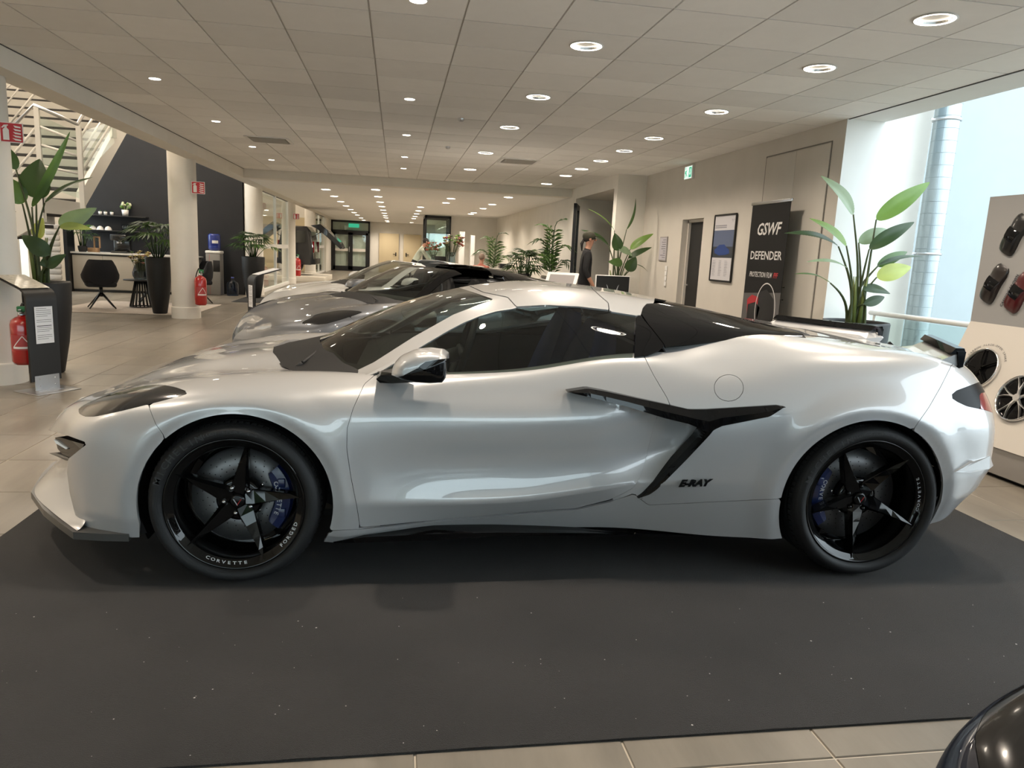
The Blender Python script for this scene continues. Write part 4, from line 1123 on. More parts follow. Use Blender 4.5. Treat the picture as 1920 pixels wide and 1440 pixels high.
def strelitzia(name, label, group, Y, pot_px, pr, pb, ph, leaves, seed):
    rnd = random.Random(seed); c = at_y(*pot_px, Y); root = empty(name, (c[0], Y, 0), 0, label, 'plant', group)
    pot(root, pr, pb, ph)
    for (b0, t0, w, mk, dy0, dy1, nx) in leaves:
        B = at_y(*b0, Y+dy0)-np.array([c[0], Y, 0]); T = at_y(*t0, Y+dy1)-np.array([c[0], Y, 0])
        mb = MB(); leaf(mb, B, T, w, nx); mb.build('leaf', mk, root)
        s = Vector((rnd.uniform(-.07, .07), rnd.uniform(-.07, .07), ph-.06)); B = Vector(B)
        m1 = s+Vector(((B.x-s.x)*.18, (B.y-s.y)*.18, (B.z-s.z)*.5)); mb = MB()
        mb.tube(spline_pts([s, m1, B*.7+m1*.3+Vector((0, 0, .02)), B], 10), [.017, .016, .014, .013, .012, .011, .010, .009, .008, .007], 7); mb.build('stem', 'stem_green', root)
    for k in range(4):
        mb = MB(); x, y = rnd.uniform(-.05, .05), rnd.uniform(-.05, .05); mb.tube([(x, y, ph-.06), (x*1.6, y*1.6, ph+.22), (x*2.4, y*2.2, ph+.42)], [.022, .016, .004], 7); mb.build('sheath', 'stem_light', root)
    return root
def frond_fan(mb, base, dirv, L, n, spread, w, droop=.15, rnd=random):
    D = Vector(dirv).normalized(); S = D.cross(Vector((0, 0, 1)));
    S = S.normalized() if S.length > .05 else Vector((1, 0, 0)); U = S.cross(D); B = Vector(base)
    for i in range(n):
        a = spread*((i+.5)/n-.5)*2; d = (D*math.cos(a)+S*math.sin(a)).normalized(); l = L*(1-.25*abs(a)/max(spread, .1))*rnd.uniform(.85, 1.1)
        s = d.cross(U).normalized()*w; p1 = B+d*l*.45+U*.02*l; p2 = B+d*l-Vector((0, 0, droop*l))
        mb.add([B, p1+s, p2, p1-s], [(0, 1, 2, 3)], True)
def rhapis(name, label, group, loc, pr, pb, ph, spread, top, n, seed, square=None):
    rnd = random.Random(seed); root = empty(name, loc, 0, label, 'plant', group)
    if square:
        b = MB(); b.bbox((-square, -square, 0), (square, square, ph), .01); b.build('pot', 'pot_grey', root)
    else: pot(root, pr, pb, ph)
    for k in range(n):
        a = 2.399*k+rnd.uniform(-.3, .3); q = (k+.5)/n; r = spread*(.25+.75*q)*rnd.uniform(.8, 1.0); z = ph+(top-ph)*(1-.55*q*q)*rnd.uniform(.85, 1.0)
        tipb = Vector((r*.65*math.cos(a), r*.65*math.sin(a), z)); s = Vector((.05*math.cos(a), .05*math.sin(a), ph-.04))
        mb = MB(); mb.tube([s, s*.4+tipb*.6+Vector((0, 0, .05)), tipb], [.010, .007, .004], 5)
        frond_fan(mb, tipb, (math.cos(a)*.9, math.sin(a)*.9, .35-.5*q), spread*.62, 9, 1.25, .022*spread/.5, .28, rnd)
        mb.build('frond', 'leaf_dark' if k % 3 else 'leaf_mid', root)
    return root
def kentia(name, label, group, loc, ph, top, spread, n, seed, square=.22):
    rnd = random.Random(seed); root = empty(name, loc, 0, label, 'plant', group)
    b = MB(); b.bbox((-square, -square, 0), (square, square, ph), .01); b.build('pot', 'pot_grey', root)
    for k in range(n):
        a = 2.399*k+rnd.uniform(-.2, .2); q = k/max(1, n-1); H = ph+(top-ph)*(1-.6*q); r = spread*(.35+.65*q)
        tip = Vector((r*math.cos(a), r*math.sin(a), H*.97)); s = Vector((0, 0, ph)); mid = Vector((r*.25*math.cos(a), r*.25*math.sin(a), ph+(H-ph)*.75))
        C = spline_pts([s, mid, tip*.55+mid*.45+Vector((0, 0, .12)), tip], 16); mb = MB(); mb.tube(C, .008, 5)
        for i in range(6, 16):
            p = Vector(C[i]); d = (Vector(C[min(i+1, 15)])-Vector(C[i-1])).normalized(); S = d.cross(Vector((0, 0, 1))).normalized()
            for sg in (-1, 1):
                l = spread*.62*(1-.05*abs(i-10)); e = p+(S*sg*.75+d*.75).normalized()*l-Vector((0, 0, l*.35)); m = p+(e-p)*.45+Vector((0, 0, l*.10)); w = d*.026
                mb.add([p, m+w, e, m-w], [(0, 1, 2, 3)], True)
        mb.build('frond', 'leaf_mid' if k % 2 else 'leaf_dark', root)
    return root
UPN, CAMN = (0, -.35, .9), (0, -.95, .25)
strelitzia('bird_of_paradise', 'tall broad leaved plant in a dark grey pot beside the near left column', 'broad leaved plants', 7.75, (76, 527), .26, .16, .90, [
 ((60,388),(133,250),.085,'leaf_mid',0,-.05,(.6,-.6,.4)), ((68,372),(70,298),.30,'leaf_dark',.05,0,CAMN), ((30,318),(4,266),.12,'leaf_dark',0,0,(.5,-.8,.2)), ((42,382),(6,328),.20,'leaf_mid',0,-.05,(.4,-.8,.4)),
 ((84,380),(165,325),.07,'leaf_dark',0,0,(-.3,-.7,.5)), ((112,424),(178,392),.17,'leaf_pale',-.1,-.15,(.1,-.95,-.2)), ((112,425),(170,426),.09,'leaf_yellow',-.12,-.18,(0,-.8,.5)), ((70,448),(78,408),.13,'leaf_yellow',.05,.05,CAMN),
 ((92,478),(40,440),.17,'leaf_dark',-.1,-.15,(.2,-.95,.3)), ((90,502),(121,476),.11,'leaf_dark',-.1,-.1,CAMN), ((86,500),(80,484),.08,'leaf_dark',-.1,-.1,CAMN)], 3)

def tube_between(mb, a, b, r, n=8): mb.tube([a, b], r, n)
# ------------------------------------------------------------------ fire extinguishers and their signs
mat('ext_red', (.42, .012, .010), .25, coat=.8); mat('sign_red', (.48, .02, .03), .4); mat('sign_white', (.78, .76, .74), .5); mat('hose_black', (.012, .012, .012), .5); mat('green_tag', (.02, .18, .06), .5)
def extinguisher(label, loc, rz, h=.46, r=.085):
    root = empty('fire_extinguisher', loc, rz, label, 'fire extinguisher', 'red fire extinguishers')
    b = MB(); b.lathe([(0, .01), (r*.85, 0), (r, .03), (r, h*.80), (r*.9, h*.88), (r*.55, h*.94), (r*.3, h*.96), (r*.3, h)], 32); b.build('cylinder', 'ext_red', root)
    b = MB(); b.lathe([(r*.36, h*.985), (r*.36, h*1.04), (0, h*1.05)], 16); b.bbox((-.012, -.10, h*1.04), (.012, .03, h*1.065), .004); b.bbox((-.012, -.09, h*1.085), (.012, .02, h*1.11), .004); b.build('valve', 'steel', root)
    b = MB(); b.bbox((-.03, -.05, h*1.05), (.045, -.01, h*1.16), .008); b.build('safety_tag', 'green_tag', root)
    b = MB(); b.tube(spline_pts([(0, .02, h*1.03), (.0, .06, h*1.2), (-.03, .09, h*1.05), (-.05, r+.015, h*.7), (-.05, r+.02, h*.35)], 16), .010, 6); b.build('hose', 'hose_black', root)
    b = MB(); n = 16
    G = [[((r+.001)*math.cos(t), (r+.001)*math.sin(t), z) for t in np.linspace(-2.5, -.6, n)] for z in (h*.30, h*.60)]; b.grid(G); b.build('instruction_label', 'label_paper', root)
    b = MB(); G = [[((r+.002)*math.cos(t), (r+.002)*math.sin(t), z) for t in np.linspace(-2.3, -.8, n)] for z in (h*.33, h*.37)]; b.grid(G)
    for q in (0, 1):
        G = [[((r+.0022)*math.cos(t+.09*w), (r+.0022)*math.sin(t+.09*w), z) for w in (0, 1)] for t, z in zip(np.linspace(-1.55, -2.3 if q else -.85, 8), np.linspace(h*.58, h*.36, 8))]; b.grid(G)
    b.build('warning_triangle', 'sign_white', root)
    return root
mat('label_paper', (.40, .05, .05), .5)
extinguisher('red extinguisher hanging on the near left column beside the info stand', tuple(at_y(48, 682, 6.93)), .25, .44, .098)
extinguisher('red extinguisher at the foot of the column next to the coffee corner', tuple(at_y(377, 572, 13.2)), .5, .52, .10)
extinguisher('red extinguisher behind the glass next to the tall planter', tuple(at_z(497, 536, .0)), .5, .62, .11)
extinguisher('red extinguisher on the white plinth below the dark off roader', (at_y(558, 510, 27.25)[0], 27.25, .2), .5, .66, .12)
def pict_sign(name, label, c, w, h, X, mb_fn=None):
    X = Vector(X).normalized(); Zv = Vector((0, 0, 1)); N = X.cross(Zv); c = Vector(c)
    root = empty(name, tuple(c), 0, label, 'sign', 'fire extinguisher signs')
    P = lambda x, z, o=0.0: tuple(X*(x*w)+Zv*(z*h)+N*o)
    b = MB(); b.prism([P(-.5,-.5), P(.5,-.5), P(.5,.5), P(-.5,.5)], tuple(-N*.006)); b.build('plate', 'sign_white', root)
    b = MB(); b.prism([P(-.46,-.46,.001), P(.46,-.46,.001), P(.46,.46,.001), P(-.46,.46,.001)], tuple(-N*.002)); b.build('red_field', 'sign_red', root)
    b = MB(); o = .0022
    b.add([P(-.36,-.38,o), P(-.10,-.38,o), P(-.10,.12,o), P(-.16,.2,o), P(-.30,.2,o), P(-.36,.12,o)], [(0,1,2,3,4,5)])
    b.add([P(-.28,.2,o), P(-.18,.2,o), P(-.18,.34,o), P(-.28,.34,o)], [(0,1,2,3)]); b.add([P(-.42,.22,o), P(-.36,.2,o), P(-.28,.28,o), P(-.12,.34,o), P(-.12,.38,o), P(-.30,.36,o)], [(0,1,2,3,4,5)])
    for k in range(5):
        z = -.38+k*.16; b.add([P(.02+.02*k,z+.10,o), P(.16,z,o), P(.40,z-.02,o), P(.40,z+.05,o), P(.20,z+.08,o)], [(0,1,2,3,4)])
    b.build('pictogram', 'sign_white', root); return root
pict_sign('extinguisher_sign', 'red extinguisher sign on the near left column above the plant', at_y(21.5, 248.5, 7.05), .175, .165, (1, .15, 0))
pict_sign('extinguisher_sign', 'red extinguisher sign sticking out of the column in front of the dark wall', at_y(371.5, 352, 13.3), .21, .20, (1, .15, 0))
pict_sign('extinguisher_sign', 'red extinguisher sign behind the glass above the tall planter', at_y(492, 387, 22.5), .21, .21, (1, .15, 0))
pict_sign('extinguisher_sign', 'small dark red extinguisher sign above the dark off roader', at_y(555.5, 406, 25.72), .2, .19, (1, .15, 0))
# ------------------------------------------------------------------ info stand
mat('stand_black', (.008, .0075, .0075), .5); mat('paper', (.78, .79, .82), .7); mat('ink', (.05, .05, .06), .7); mat('plate_steel', (.45, .45, .46), .35, metal=.9)
def info_stand(label, loc, rz, plate_mat='paper'):
    root = empty('info_stand', loc, rz, label, 'info stand', 'car info stands')
    b = MB(); b.bbox((-.20, -.16, 0), (.20, .16, .008), .003); b.build('base_plate', 'plate_steel', root)
    b = MB(); b.box((-.11, -.004, .008), (.11, .004, .14)); b.box((-.11, -.05, .008), (.11, .0, .012))
    b.build('foot_bracket', 'plate_steel', root)
    for sx in (-.07, .07):
        for z in (.05, .11):
            b = MB(); b.lathe([(0, -.007), (.006, -.006), (.007, -.003)], 10, org=(sx, 0, z), axis='y'); b.build('bolt', 'chrome', root)
    prof = [(.003, .09), (.003, .78), (.008, .83), (.03, .865), (.06, .885), (.40, .985)]
    G = []
    for y, z in prof: G.append([(-.135, y, z), (.135, y, z)])
    b = MB(); b.grid(G, smooth=True)
    G2 = [[(x, y+.022, z-.004) for x in (-.135, .135)] for y, z in prof]; b.grid(G2)
    for s in (0, 1): b.grid([[G[i][s] for i in range(len(G))], [G2[i][s] for i in range(len(G))]], smooth=False)
    b.build('upright', 'stand_black', root)
    b = MB(); b.prism([(-.125, .07, .893), (.125, .07, .893), (.125, .395, .988), (-.125, .395, .988)], (0, -.001, .004)); b.build('info_plate', plate_mat, root)
    b = MB(); b.prism([(-.075, -.002, .42), (.085, -.002, .42), (.085, -.002, .74), (-.075, -.002, .74)], (0, -.002, 0)); pp = b.build('price_sheet', 'paper', root)
    b = MB(); rnd = random.Random(5)
    for k in range(17):
        z = .725-k*.0165; x1 = .07 if k % 4 else rnd.uniform(.0, .05); hgt = .006 if k == 9 else .003
        if k in (5, 8, 13): continue
        b.add([(-.062, -.0048, z), (x1, -.0048, z), (x1, -.0048, z-hgt), (-.062, -.0048, z-hgt)], [(0,1,2,3)])
    b.build('printed_lines', 'ink', root)
    return root
mat('plate_print', (.50, .46, .38), .4, noise=.25, nscale=30)
p0 = at_z(88, 727, 0)+np.array([.06, -.12, 0])
info_stand('black info stand with tilted panel and price sheet beside the near left column', (p0[0], p0[1], 0), math.radians(58), 'plate_print')
p1 = at_z(505, 556, 0)
info_stand('info stand with white tilted panel at the nose of the rear white car', tuple(at_y(503, 545, 11.2)*[1, 1, 0]-np.array([.25, 0, 0])), math.radians(-60), 'paper')
# ------------------------------------------------------------------ staircase
mat('tread_dark', (.03, .028, .027), .6); mat('riser', (.60, .58, .53), .7)
st = empty('staircase', (-5.6, 12.0, 0), 0, 'white steel staircase with glass balustrade rising behind the left plant', 'staircase')
ox, oy = -5.6, 12.0
XA, XB = -7.2, -4.72; n = 15
for k in range(n):
    y0, z0 = 12.0+k*.235, 1.82+k*.175
    b = MB(); b.box((XA-ox, y0-oy, z0), (XB-ox, y0+.27-oy, z0+.045)); b.build('tread', 'tread_dark', st)
    b = MB(); b.box((XA-ox, y0+.02-oy, z0+.045), (XB-ox, y0+.03-oy, z0+.155)); b.build('riser', 'riser', st)
for x in (XB, XA):
    b = MB(); P = [(11.9, 1.62), (12.0, 1.98), (12.0+n*.235, 1.98+n*.175), (12.0+n*.235+.1, 1.62+n*.175)]; b.prism([(x-ox, y-oy, z) for y, z in P], (.07, 0, 0)); b.build('stringer', 'white_metal', st)
b = MB(); b.box((XA-ox, 10.75-oy, 1.62), (XB+.07-ox, 12.05-oy, 1.82)); b.build('landing', 'white_metal', st)
for k in range(10):
    x0, z0 = -4.75-k*.27-.27, 1.64-k*.17
    b = MB(); b.box((x0-ox-.02, 10.8-oy, z0-.05), (x0+.27-ox, 11.9-oy, z0)); b.build('tread', 'tread_dark', st)
    b = MB(); b.box((x0-ox+.01, 10.8-oy, z0-.16), (x0-ox+.02, 11.9-oy, z0-.05)); b.build('riser', 'riser', st)
b = MB(); P = [(-4.65, 1.82), (-4.65, 1.50), (-7.5, -.25), (-7.5, .05)]; b.prism([(x-ox, 10.74-oy, z) for x, z in P], (0, .06, 0)); b.build('stringer', 'white_metal', st)
def pxs(l): return [tuple(at_y(a, c, d)-np.array([ox, oy, 0])) for a, c, d in l]
b = MB(); b.tube(pxs([(0, 262, 10.8), (28, 232, 10.8), (63, 197, 10.8), (145, 233, 10.8), (166, 198, 11.6), (205, 150, 12.6), (260, 90, 14.0)]), .024, 10); b.build('handrail', 'steel', st)
for a, c, d, z0 in ((68, 200, 10.8, 1.5), (147, 236, 10.8, 1.7), (214, 222, 12.6, 2.85)):
    p = at_y(a, c, d); b = MB(); b.box((p[0]-ox-.03, d-oy-.02, z0), (p[0]-ox+.03, d-oy+.02, p[2])); b.build('post', 'white_metal', st)
for q in ([(72,236,10.8),(146,265,10.8)], [(72,270,10.8),(148,293,10.8)], [(74,310,10.8),(150,326,10.8)], [(150,258,10.8),(184,206,12.2)], [(152,288,10.8),(200,211,12.6)], [(156,318,10.8),(214,222,12.6)], [(66,240,10.8),(0,320,10.8)], [(68,275,10.8),(0,355,10.8)]):
    b = MB(); b.tube(pxs(q), .016, 8); b.build('rail', 'white_metal', st)
for q in ([(0,118,11.2),(10,118,11.2)],):
    b = MB(); b.tube(pxs([(2, 175, 12.8), (40, 140, 12.8)]), .012, 6); b.tube(pxs([(5, 205, 12.8), (53, 142, 12.8)]), .012, 6); b.tube(pxs([(15, 235, 12.8), (80, 157, 12.8)]), .016, 6); b.build('rail', 'white_metal', st)
for q in ([(70,215,10.83),(143,247,10.83),(148,372,10.83),(74,345,10.83)], [(150,248,10.85),(212,226,12.62),(214,268,12.62),(155,330,10.85)]):
    b = MB(); P = pxs(q); b.prism(P, (0, .008, 0)); b.build('glass_panel', 'clear_glass', st)
# padded wall panel and walls under the stairs
mat('padding', (.42, .39, .36), .8, bump=.2)
pw = empty('padded_wall_panel', (-7.76, 18.3, 0), 0, 'cream upholstered wall panel in stacked rows beside the black post', 'wall panel')
for k in range(12):
    b = MB(); b.bbox((-.17, 0, .02+k*.128), (.14, .07, .02+k*.128+.122), .03); b.build('cushion', 'padding', pw)
b = MB(); b.box((-7.64, 18.55, 0), (-7.56, 18.95, 1.62)); o = b.build('black_post', 'frame_black'); o['kind'] = 'structure'
b = MB(); b.box((-7.60, 16.9, 0), (-9.5, 17.0, 2.2)); 
# ------------------------------------------------------------------ coffee corner
mat('counter_front', (.40, .365, .31), .6); mat('counter_top', (.62, .60, .57), .4)
cr = empty('sideboard', (-6.1, 19.1, 0), 0, 'long cream sideboard with white top along the dark wall', 'sideboard')
b = MB(); b.box((-1.45, -.36, .06), (1.25, .40, .86)); b.build('carcass', 'counter_front', cr)
b = MB(); b.box((-1.45, -.33, 0), (1.25, .40, .06)); b.build('plinth', 'frame_black', cr)
b = MB(); b.bbox((-1.50, -.42, .895), (1.3, .42, .935), .004); b.build('top', 'counter_top', cr)
b = MB(); b.box((-1.45, -.34, .86), (1.25, .40, .895)); b.build('shadow_strip', 'frame_black', cr)
for k in range(4):
    b = MB(); b.bbox((-1.44+k*.67, -.38, .075), (-1.44+k*.67+.66, -.36, .85), .003); b.build('door', 'counter_front', cr)
for k, z in enumerate((1.80, 1.44)):
    b = MB(); b.bbox((-.78, -.24, 0), (.62, 0, .025), .003); o = b.build('wall_shelf', 'black_matte'); o.location = (-6.7, 19.6, z); tag(o, ('upper black wall shelf with small white pots on the dark wall', 'lower black wall shelf with bowls and glasses on the dark wall')[k], 'shelf', 'black wall shelves')
mat('china', (.72, .70, .68), .3, coat=.4); mat('plant_white', (.55, .58, .38), .6); thin_glass('tumbler_glass', (.75, .82, .84), 1.5)
def px19(a, c, z): p = at_y(a, c, 19.48); return (p[0], 19.48, z)
for k, (a, lb) in enumerate(((188, 'leftmost of three small white pots on the upper shelf'), (198, 'middle one of three small white pots on the upper shelf'), (210, 'rightmost of three small white pots on the upper shelf'))):
    r = empty('small_pot', px19(a, 402, 1.825), 0, lb, 'pot', 'small white pots')
    b = MB(); b.lathe([(0, 0), (.033, 0), (.042, .08), (.038, .08), (.03, .01)], 16); b.build('body', 'china', r)
    b = MB(); b.sphere((0, 0, .085), .03, 8, 6); b.build('succulent', 'leaf_dark', r)
r = empty('flower_pot', px19(235, 403, 1.825), 0, 'white pot with pale green flowers on the upper shelf', 'plant'); b = MB(); b.lathe([(0, 0), (.065, 0), (.082, .15), (.075, .15), (.06, .01)], 20); b.build('pot', 'china', r)
rnd = random.Random(2)
for k in range(16):
    b = MB(); a = rnd.uniform(0, 6.28); q = rnd.uniform(.02, .13); p = Vector((q*math.cos(a), q*math.sin(a), .2+rnd.uniform(0, .12))); b.tube([(0, 0, .12), p], .004, 4); b.sphere(p, .034, 7, 5); b.build('flower', 'plant_white' if k % 3 else 'leaf_light', r)
for k, (a, lb) in enumerate(((174, 'leftmost white bowl upside down on the lower shelf'), (188, 'middle white bowl upside down on the lower shelf'), (203, 'rightmost white bowl upside down on the lower shelf'))):
    b = MB(); b.lathe([(.083, 0), (.078, .03), (.055, .075), (.03, .085), (.03, .095), (0, .095)], 24); o = b.build('bowl', 'china'); o.location = px19(a, 430, 1.465); tag(o, lb, 'bowl', 'bowls on the lower shelf')
for k, a in enumerate((231, 235.5, 240, 244.5)):
    b = MB(); b.lathe([(0, 0), (.024, 0), (.029, .15), (.026, .15), (.022, .008), (0, .008)], 16); o = b.build('drinking_glass', 'tumbler_glass'); o.location = px19(a, 431, 1.465); tag(o, f'clear tumbler on the lower shelf, {ORD[k]} from the bowls', 'glass', 'tumblers on the lower shelf')
mat('machine_black', (.01, .01, .011), .2, coat=.6); mat('wood_light', (.36, .22, .12), .6, noise=.2, nscale=30)
r = empty('coffee_machine', (at_y(228, 470, 19.1)[0], 19.1, .935), 0, 'black coffee machine on the sideboard', 'coffee machine')
b = MB(); b.bbox((-.18, -.2, 0), (.18, .2, .05), .01); b.bbox((-.18, .02, .05), (.18, .2, .42), .02); b.bbox((-.18, -.2, .30), (.18, .05, .44), .02); b.build('housing', 'machine_black', r)
b = MB(); b.bbox((-.12, -.206, .34), (.02, -.2, .41), .004); b.build('screen', 'frame_black', r)
for sx in (-.05, -.02, .03): b = MB(); b.tube([(sx, -.1, .30), (sx, -.1, .22)], .014, 10); b.build('spout', 'chrome', r)
r = empty('wooden_box', (at_y(181, 470, 18.95)[0], 18.95, .935), 0, 'small light wooden box with an open frame on the sideboard', 'box')
b = MB(); b.bbox((-.17, -.08, 0), (.05, .08, .10), .006); b.build('box_body', 'wood_light', r)
for q in ((-.06, -.03), (.06, .09)): b = MB(); b.box((q[0], .0, .10), (q[1], .03, .34)); b.build('frame_side', 'wood_light', r)
b = MB(); b.box((-.06, 0, .34), (.09, .03, .37)); b.build('frame_top', 'wood_light', r)
rhapis('potted_palm', 'bushy pale palm on the left end of the sideboard', 'indoor palms', (at_y(150, 470, 18.6)[0], 18.75, .935), .10, .08, .14, .42, .62, 12, 21)
# chairs
mat('chair_fabric', (.012, .0125, .016), .85, bump=.3, bscale=300)
def lounge_chair(label, loc, rz):
    root = empty('tub_chair', loc, rz, label, 'chair', 'dark tub chairs')
    G = []
    for z, w, d, t in ((.42, .20, .20, 0), (.47, .27, .25, .02), (.56, .31, .28, .03), (.68, .315, .29, .02), (.80, .29, .285, .0), (.90, .24, .27, -.02)):
        row = []
        for a in np.linspace(-.45, math.pi+.45, 22):
            arm = abs(a-math.pi/2)/(math.pi/2+.45); zz = z if z < .6 else .6+(z-.6)*(1-smooth01(np.array((arm-.45)/.35)).item()*.78)
            row.append((w*math.cos(a), d*math.sin(a)*1.0, zz))
        G.append(row)
    b = MB(); b.grid(G); b.grid([[(x*.90, y*.90-.005, z) for x, y, z in r_] for r_ in G])
    b.grid([G[-1], [(x*.90, y*.90-.005, z) for x, y, z in G[-1]]]); b.build('shell', 'chair_fabric', root)
    b = MB(); b.bbox((-.25, -.26, .40), (.25, .22, .50), .04); b.build('seat', 'chair_fabric', root)
    b = MB(); b.tube([(0, 0, .22), (0, 0, .41)], .03, 12); b.build('stem', 'frame_black', root)
    for k in range(4):
        a = math.pi/4+k*math.pi/2; b = MB(); b.tube([(0, 0, .30), (.30*math.cos(a), .30*math.sin(a), .012)], [.022, .012], 8); b.build('leg', 'frame_black', root)
    return root
c = at_z(187, 580, 0); lounge_chair('dark tub chair with its back to the camera on the pale rug', (c[0], c[1]+.15, 0), math.radians(190)) if 0 else lounge_chair('dark tub chair with its back to the camera on the pale rug', (-5.40, 14.55, .012), math.radians(205))
lounge_chair('dark tub chair behind the round side table on the pale rug', (-5.0, 16.0, .012), math.radians(20))
lounge_chair('dark tub chair half hidden behind the column by the water dispenser', (at_y(372, 500, 16.6)[0], 16.6, 0), math.radians(-60))
mat('rug', (.50, .44, .39), .95, noise=.12, nscale=60, bump=.5)
b = MB(); b.bbox((-6.05, 13.75, 0), (-3.66, 16.25, .012), .004); o = b.build('rug', 'rug'); tag(o, 'pale rug under the tub chairs in the coffee corner', 'rug')
tb = empty('side_table', (-4.88, 15.1, .012), 0, 'round black side table with slatted drum base on the rug', 'table')
b = MB(); b.lathe([(0, .51), (.30, .51), (.305, .52), (.30, .53), (0, .53)], 36); b.build('table_top', 'black_matte', tb)
for k in range(18):
    a = 2*math.pi*k/18; b = MB(); b.tube([(.10*math.cos(a), .10*math.sin(a), .505), (.205*math.cos(a), .205*math.sin(a), .01)], .013, 6); b.build('slat', 'black_matte', tb)
b = MB(); b.lathe([(.19, .0), (.215, .0), (.215, .02), (.19, .02)], 30); b.build('base_ring', 'black_matte', tb)
vs = empty('flower_vase', (-4.86, 15.05, .544), 0, 'square glass vase with yellow and dusty pink flowers on the side table', 'vase')
b = MB()
for s in (-1, 1): b.box((s*.085-.004, -.085, 0), (s*.085+.004, .085, .17)); b.box((-.085, s*.085-.004, 0), (.085, s*.085+.004, .17))
b.box((-.085, -.085, 0), (.085, .085, .01)); b.build('glass_body', 'tumbler_glass', vs)
def bouquet(root, z0, r, n, seed, cols, fr=.035):
    rnd = random.Random(seed)
    for k in range(n):
        a = rnd.uniform(0, 6.28); q = r*math.sqrt(rnd.uniform(.02, 1)); h = z0+r*1.3*rnd.uniform(.4, 1.15)*(1-.25*q/r); p = Vector((q*math.cos(a), q*math.sin(a), h))
        b = MB(); b.tube([(q*.12*math.cos(a), q*.12*math.sin(a), z0-.12), p], .0035, 4, mi=0); fs = fr*rnd.uniform(.7, 1.2)
        for j in range(6):
            t = j*1.047; d = Vector((math.cos(t), math.sin(t), .5)); s = Vector((-math.sin(t), math.cos(t), 0))*fs*.5
            b.add([p, p+d*fs*.7+s, p+d*fs*1.3, p+d*fs*.7-s], [(0, 1, 2, 3)], True, 1)
        b.sphere(p+Vector((0, 0, fs*.35)), fs*.5, 6, 5, mi=1); b.build('flower', ['stem_green', cols[k % len(cols)]], root)
mat('fl_yellow', (.62, .52, .22), .6); mat('fl_pink', (.30, .12, .10), .6); mat('fl_olive', (.20, .16, .06), .6); mat('fl_white', (.7, .66, .6), .6); mat('fl_rust', (.34, .09, .05), .6); mat('fl_wine', (.20, .015, .03), .6)
bouquet(vs, .17, .26, 34, 4, ['fl_yellow', 'fl_pink', 'fl_olive', 'leaf_mid', 'fl_yellow'], .045)
rhapis('potted_palm', 'dark palm in a tall tapered pot between the tub chairs and the column', 'indoor palms', (-4.2, 13.95, .012), .215, .12, 1.0, .62, 1.62, 20, 8)
rhapis('potted_palm', 'dark palm in a tall tapered pot in front of the glass partition', 'indoor palms', (at_y(475, 500, 18.6)[0], 18.6, 0), .27, .16, 1.0, .62, 1.55, 22, 9)
mat('mat_dark', (.02, .019, .018), .9); p = at_z(478, 562, 0); b = MB(); b.bbox((p[0]-.35, p[1]-.9, 0), (p[0]+.9, p[1]+.9, .008), .003); o = b.build('floor_mat', 'mat_dark'); tag(o, 'dark floor mat below the planter at the glass partition', 'mat')
# water dispenser
mat('dispenser_grey', (.26, .25, .24), .45, metal=.2); mat('bottle_blue', (.012, .03, .22), .25, coat=.5); thin_glass('bottle_clear', (.30, .42, .62), 1.4)
wx = at_y(402, 500, 19.2)[0]
r = empty('water_dispenser', (wx, 19.25, 0), 0, 'grey water dispenser with blue bottle against the dark wall', 'water dispenser')
b = MB(); b.bbox((-.17, -.18, 0), (.17, .18, 1.02), .015); b.build('cabinet', 'dispenser_grey', r)
b = MB(); b.bbox((-.18, -.19, 1.02), (.18, .19, 1.09), .02); b.build('head', 'trim_white', r)
b = MB(); b.bbox((.0, -.184, .58), (.16, -.175, .86), .006); b.build('tap_recess', 'frame_black', r)
b = MB(); b.box((-.085, -.182, .02), (-.08, -.18, 1.0)); b.build('red_stripe', 'sign_red', r)
b = MB(); b.lathe([(0, 1.09), (.08, 1.09), (.145, 1.13), (.148, 1.18), (.142, 1.2), (.148, 1.22), (.148, 1.46), (.13, 1.5), (0, 1.5)], 28); bt = b.build('bottle', 'bottle_blue', r)
b = MB(); b.grid([[(.1495*math.cos(t), .1495*math.sin(t), z) for t in np.linspace(-1.7, -.7, 8)] for z in (1.27, 1.34)]); b.build('bottle_label', 'trim_white', r)
r = empty('water_bottle', (at_y(437, 540, 19.2)[0], 19.15, 0), 0, 'clear blue water bottle standing on the floor beside the dispenser', 'bottle')
b = MB(); b.lathe([(0, 0), (.13, 0), (.14, .02), (.135, .08), (.14, .1), (.14, .28), (.12, .33), (.05, .38), (.035, .40), (.035, .44)], 28); b.build('bottle_body', 'bottle_clear', r)
b = MB(); b.lathe([(.04, .43), (.04, .465), (0, .467)], 16); b.build('cap', 'bottle_blue', r)
# ------------------------------------------------------------------ right wall: signs, poster, banner, cupboard
def wall_pt(px, py, X): return at_x(px, py, X)
mat('sign_green', (.02, .30, .16), .4, emit=.35, ecol=(.05, .6, .35)); mat('sign_lit', (.75, .82, .78), .4, emit=.5, ecol=(.8, 1, .9))
ex = empty('exit_sign', (4.40, 10.80, 2.72), math.radians(-90), 'green emergency exit sign box under the ceiling on the right wall', 'sign')
b = MB(); b.bbox((-.30, -.02, -.10), (0, .02, .10), .004); b.build('sign_box', 'trim_white', ex)
b = MB(); b.add([(-.29, -.021, -.09), (-.01, -.021, -.09), (-.01, -.021, .09), (-.29, -.021, .09)], [(0,1,2,3)]); b.build('sign_face', 'sign_lit', ex)
b = MB(); o_ = -.0225
b.add([(-.12,o_,-.075), (-.02,o_,-.075), (-.02,o_,.075), (-.12,o_,.075)], [(0,1,2,3)])
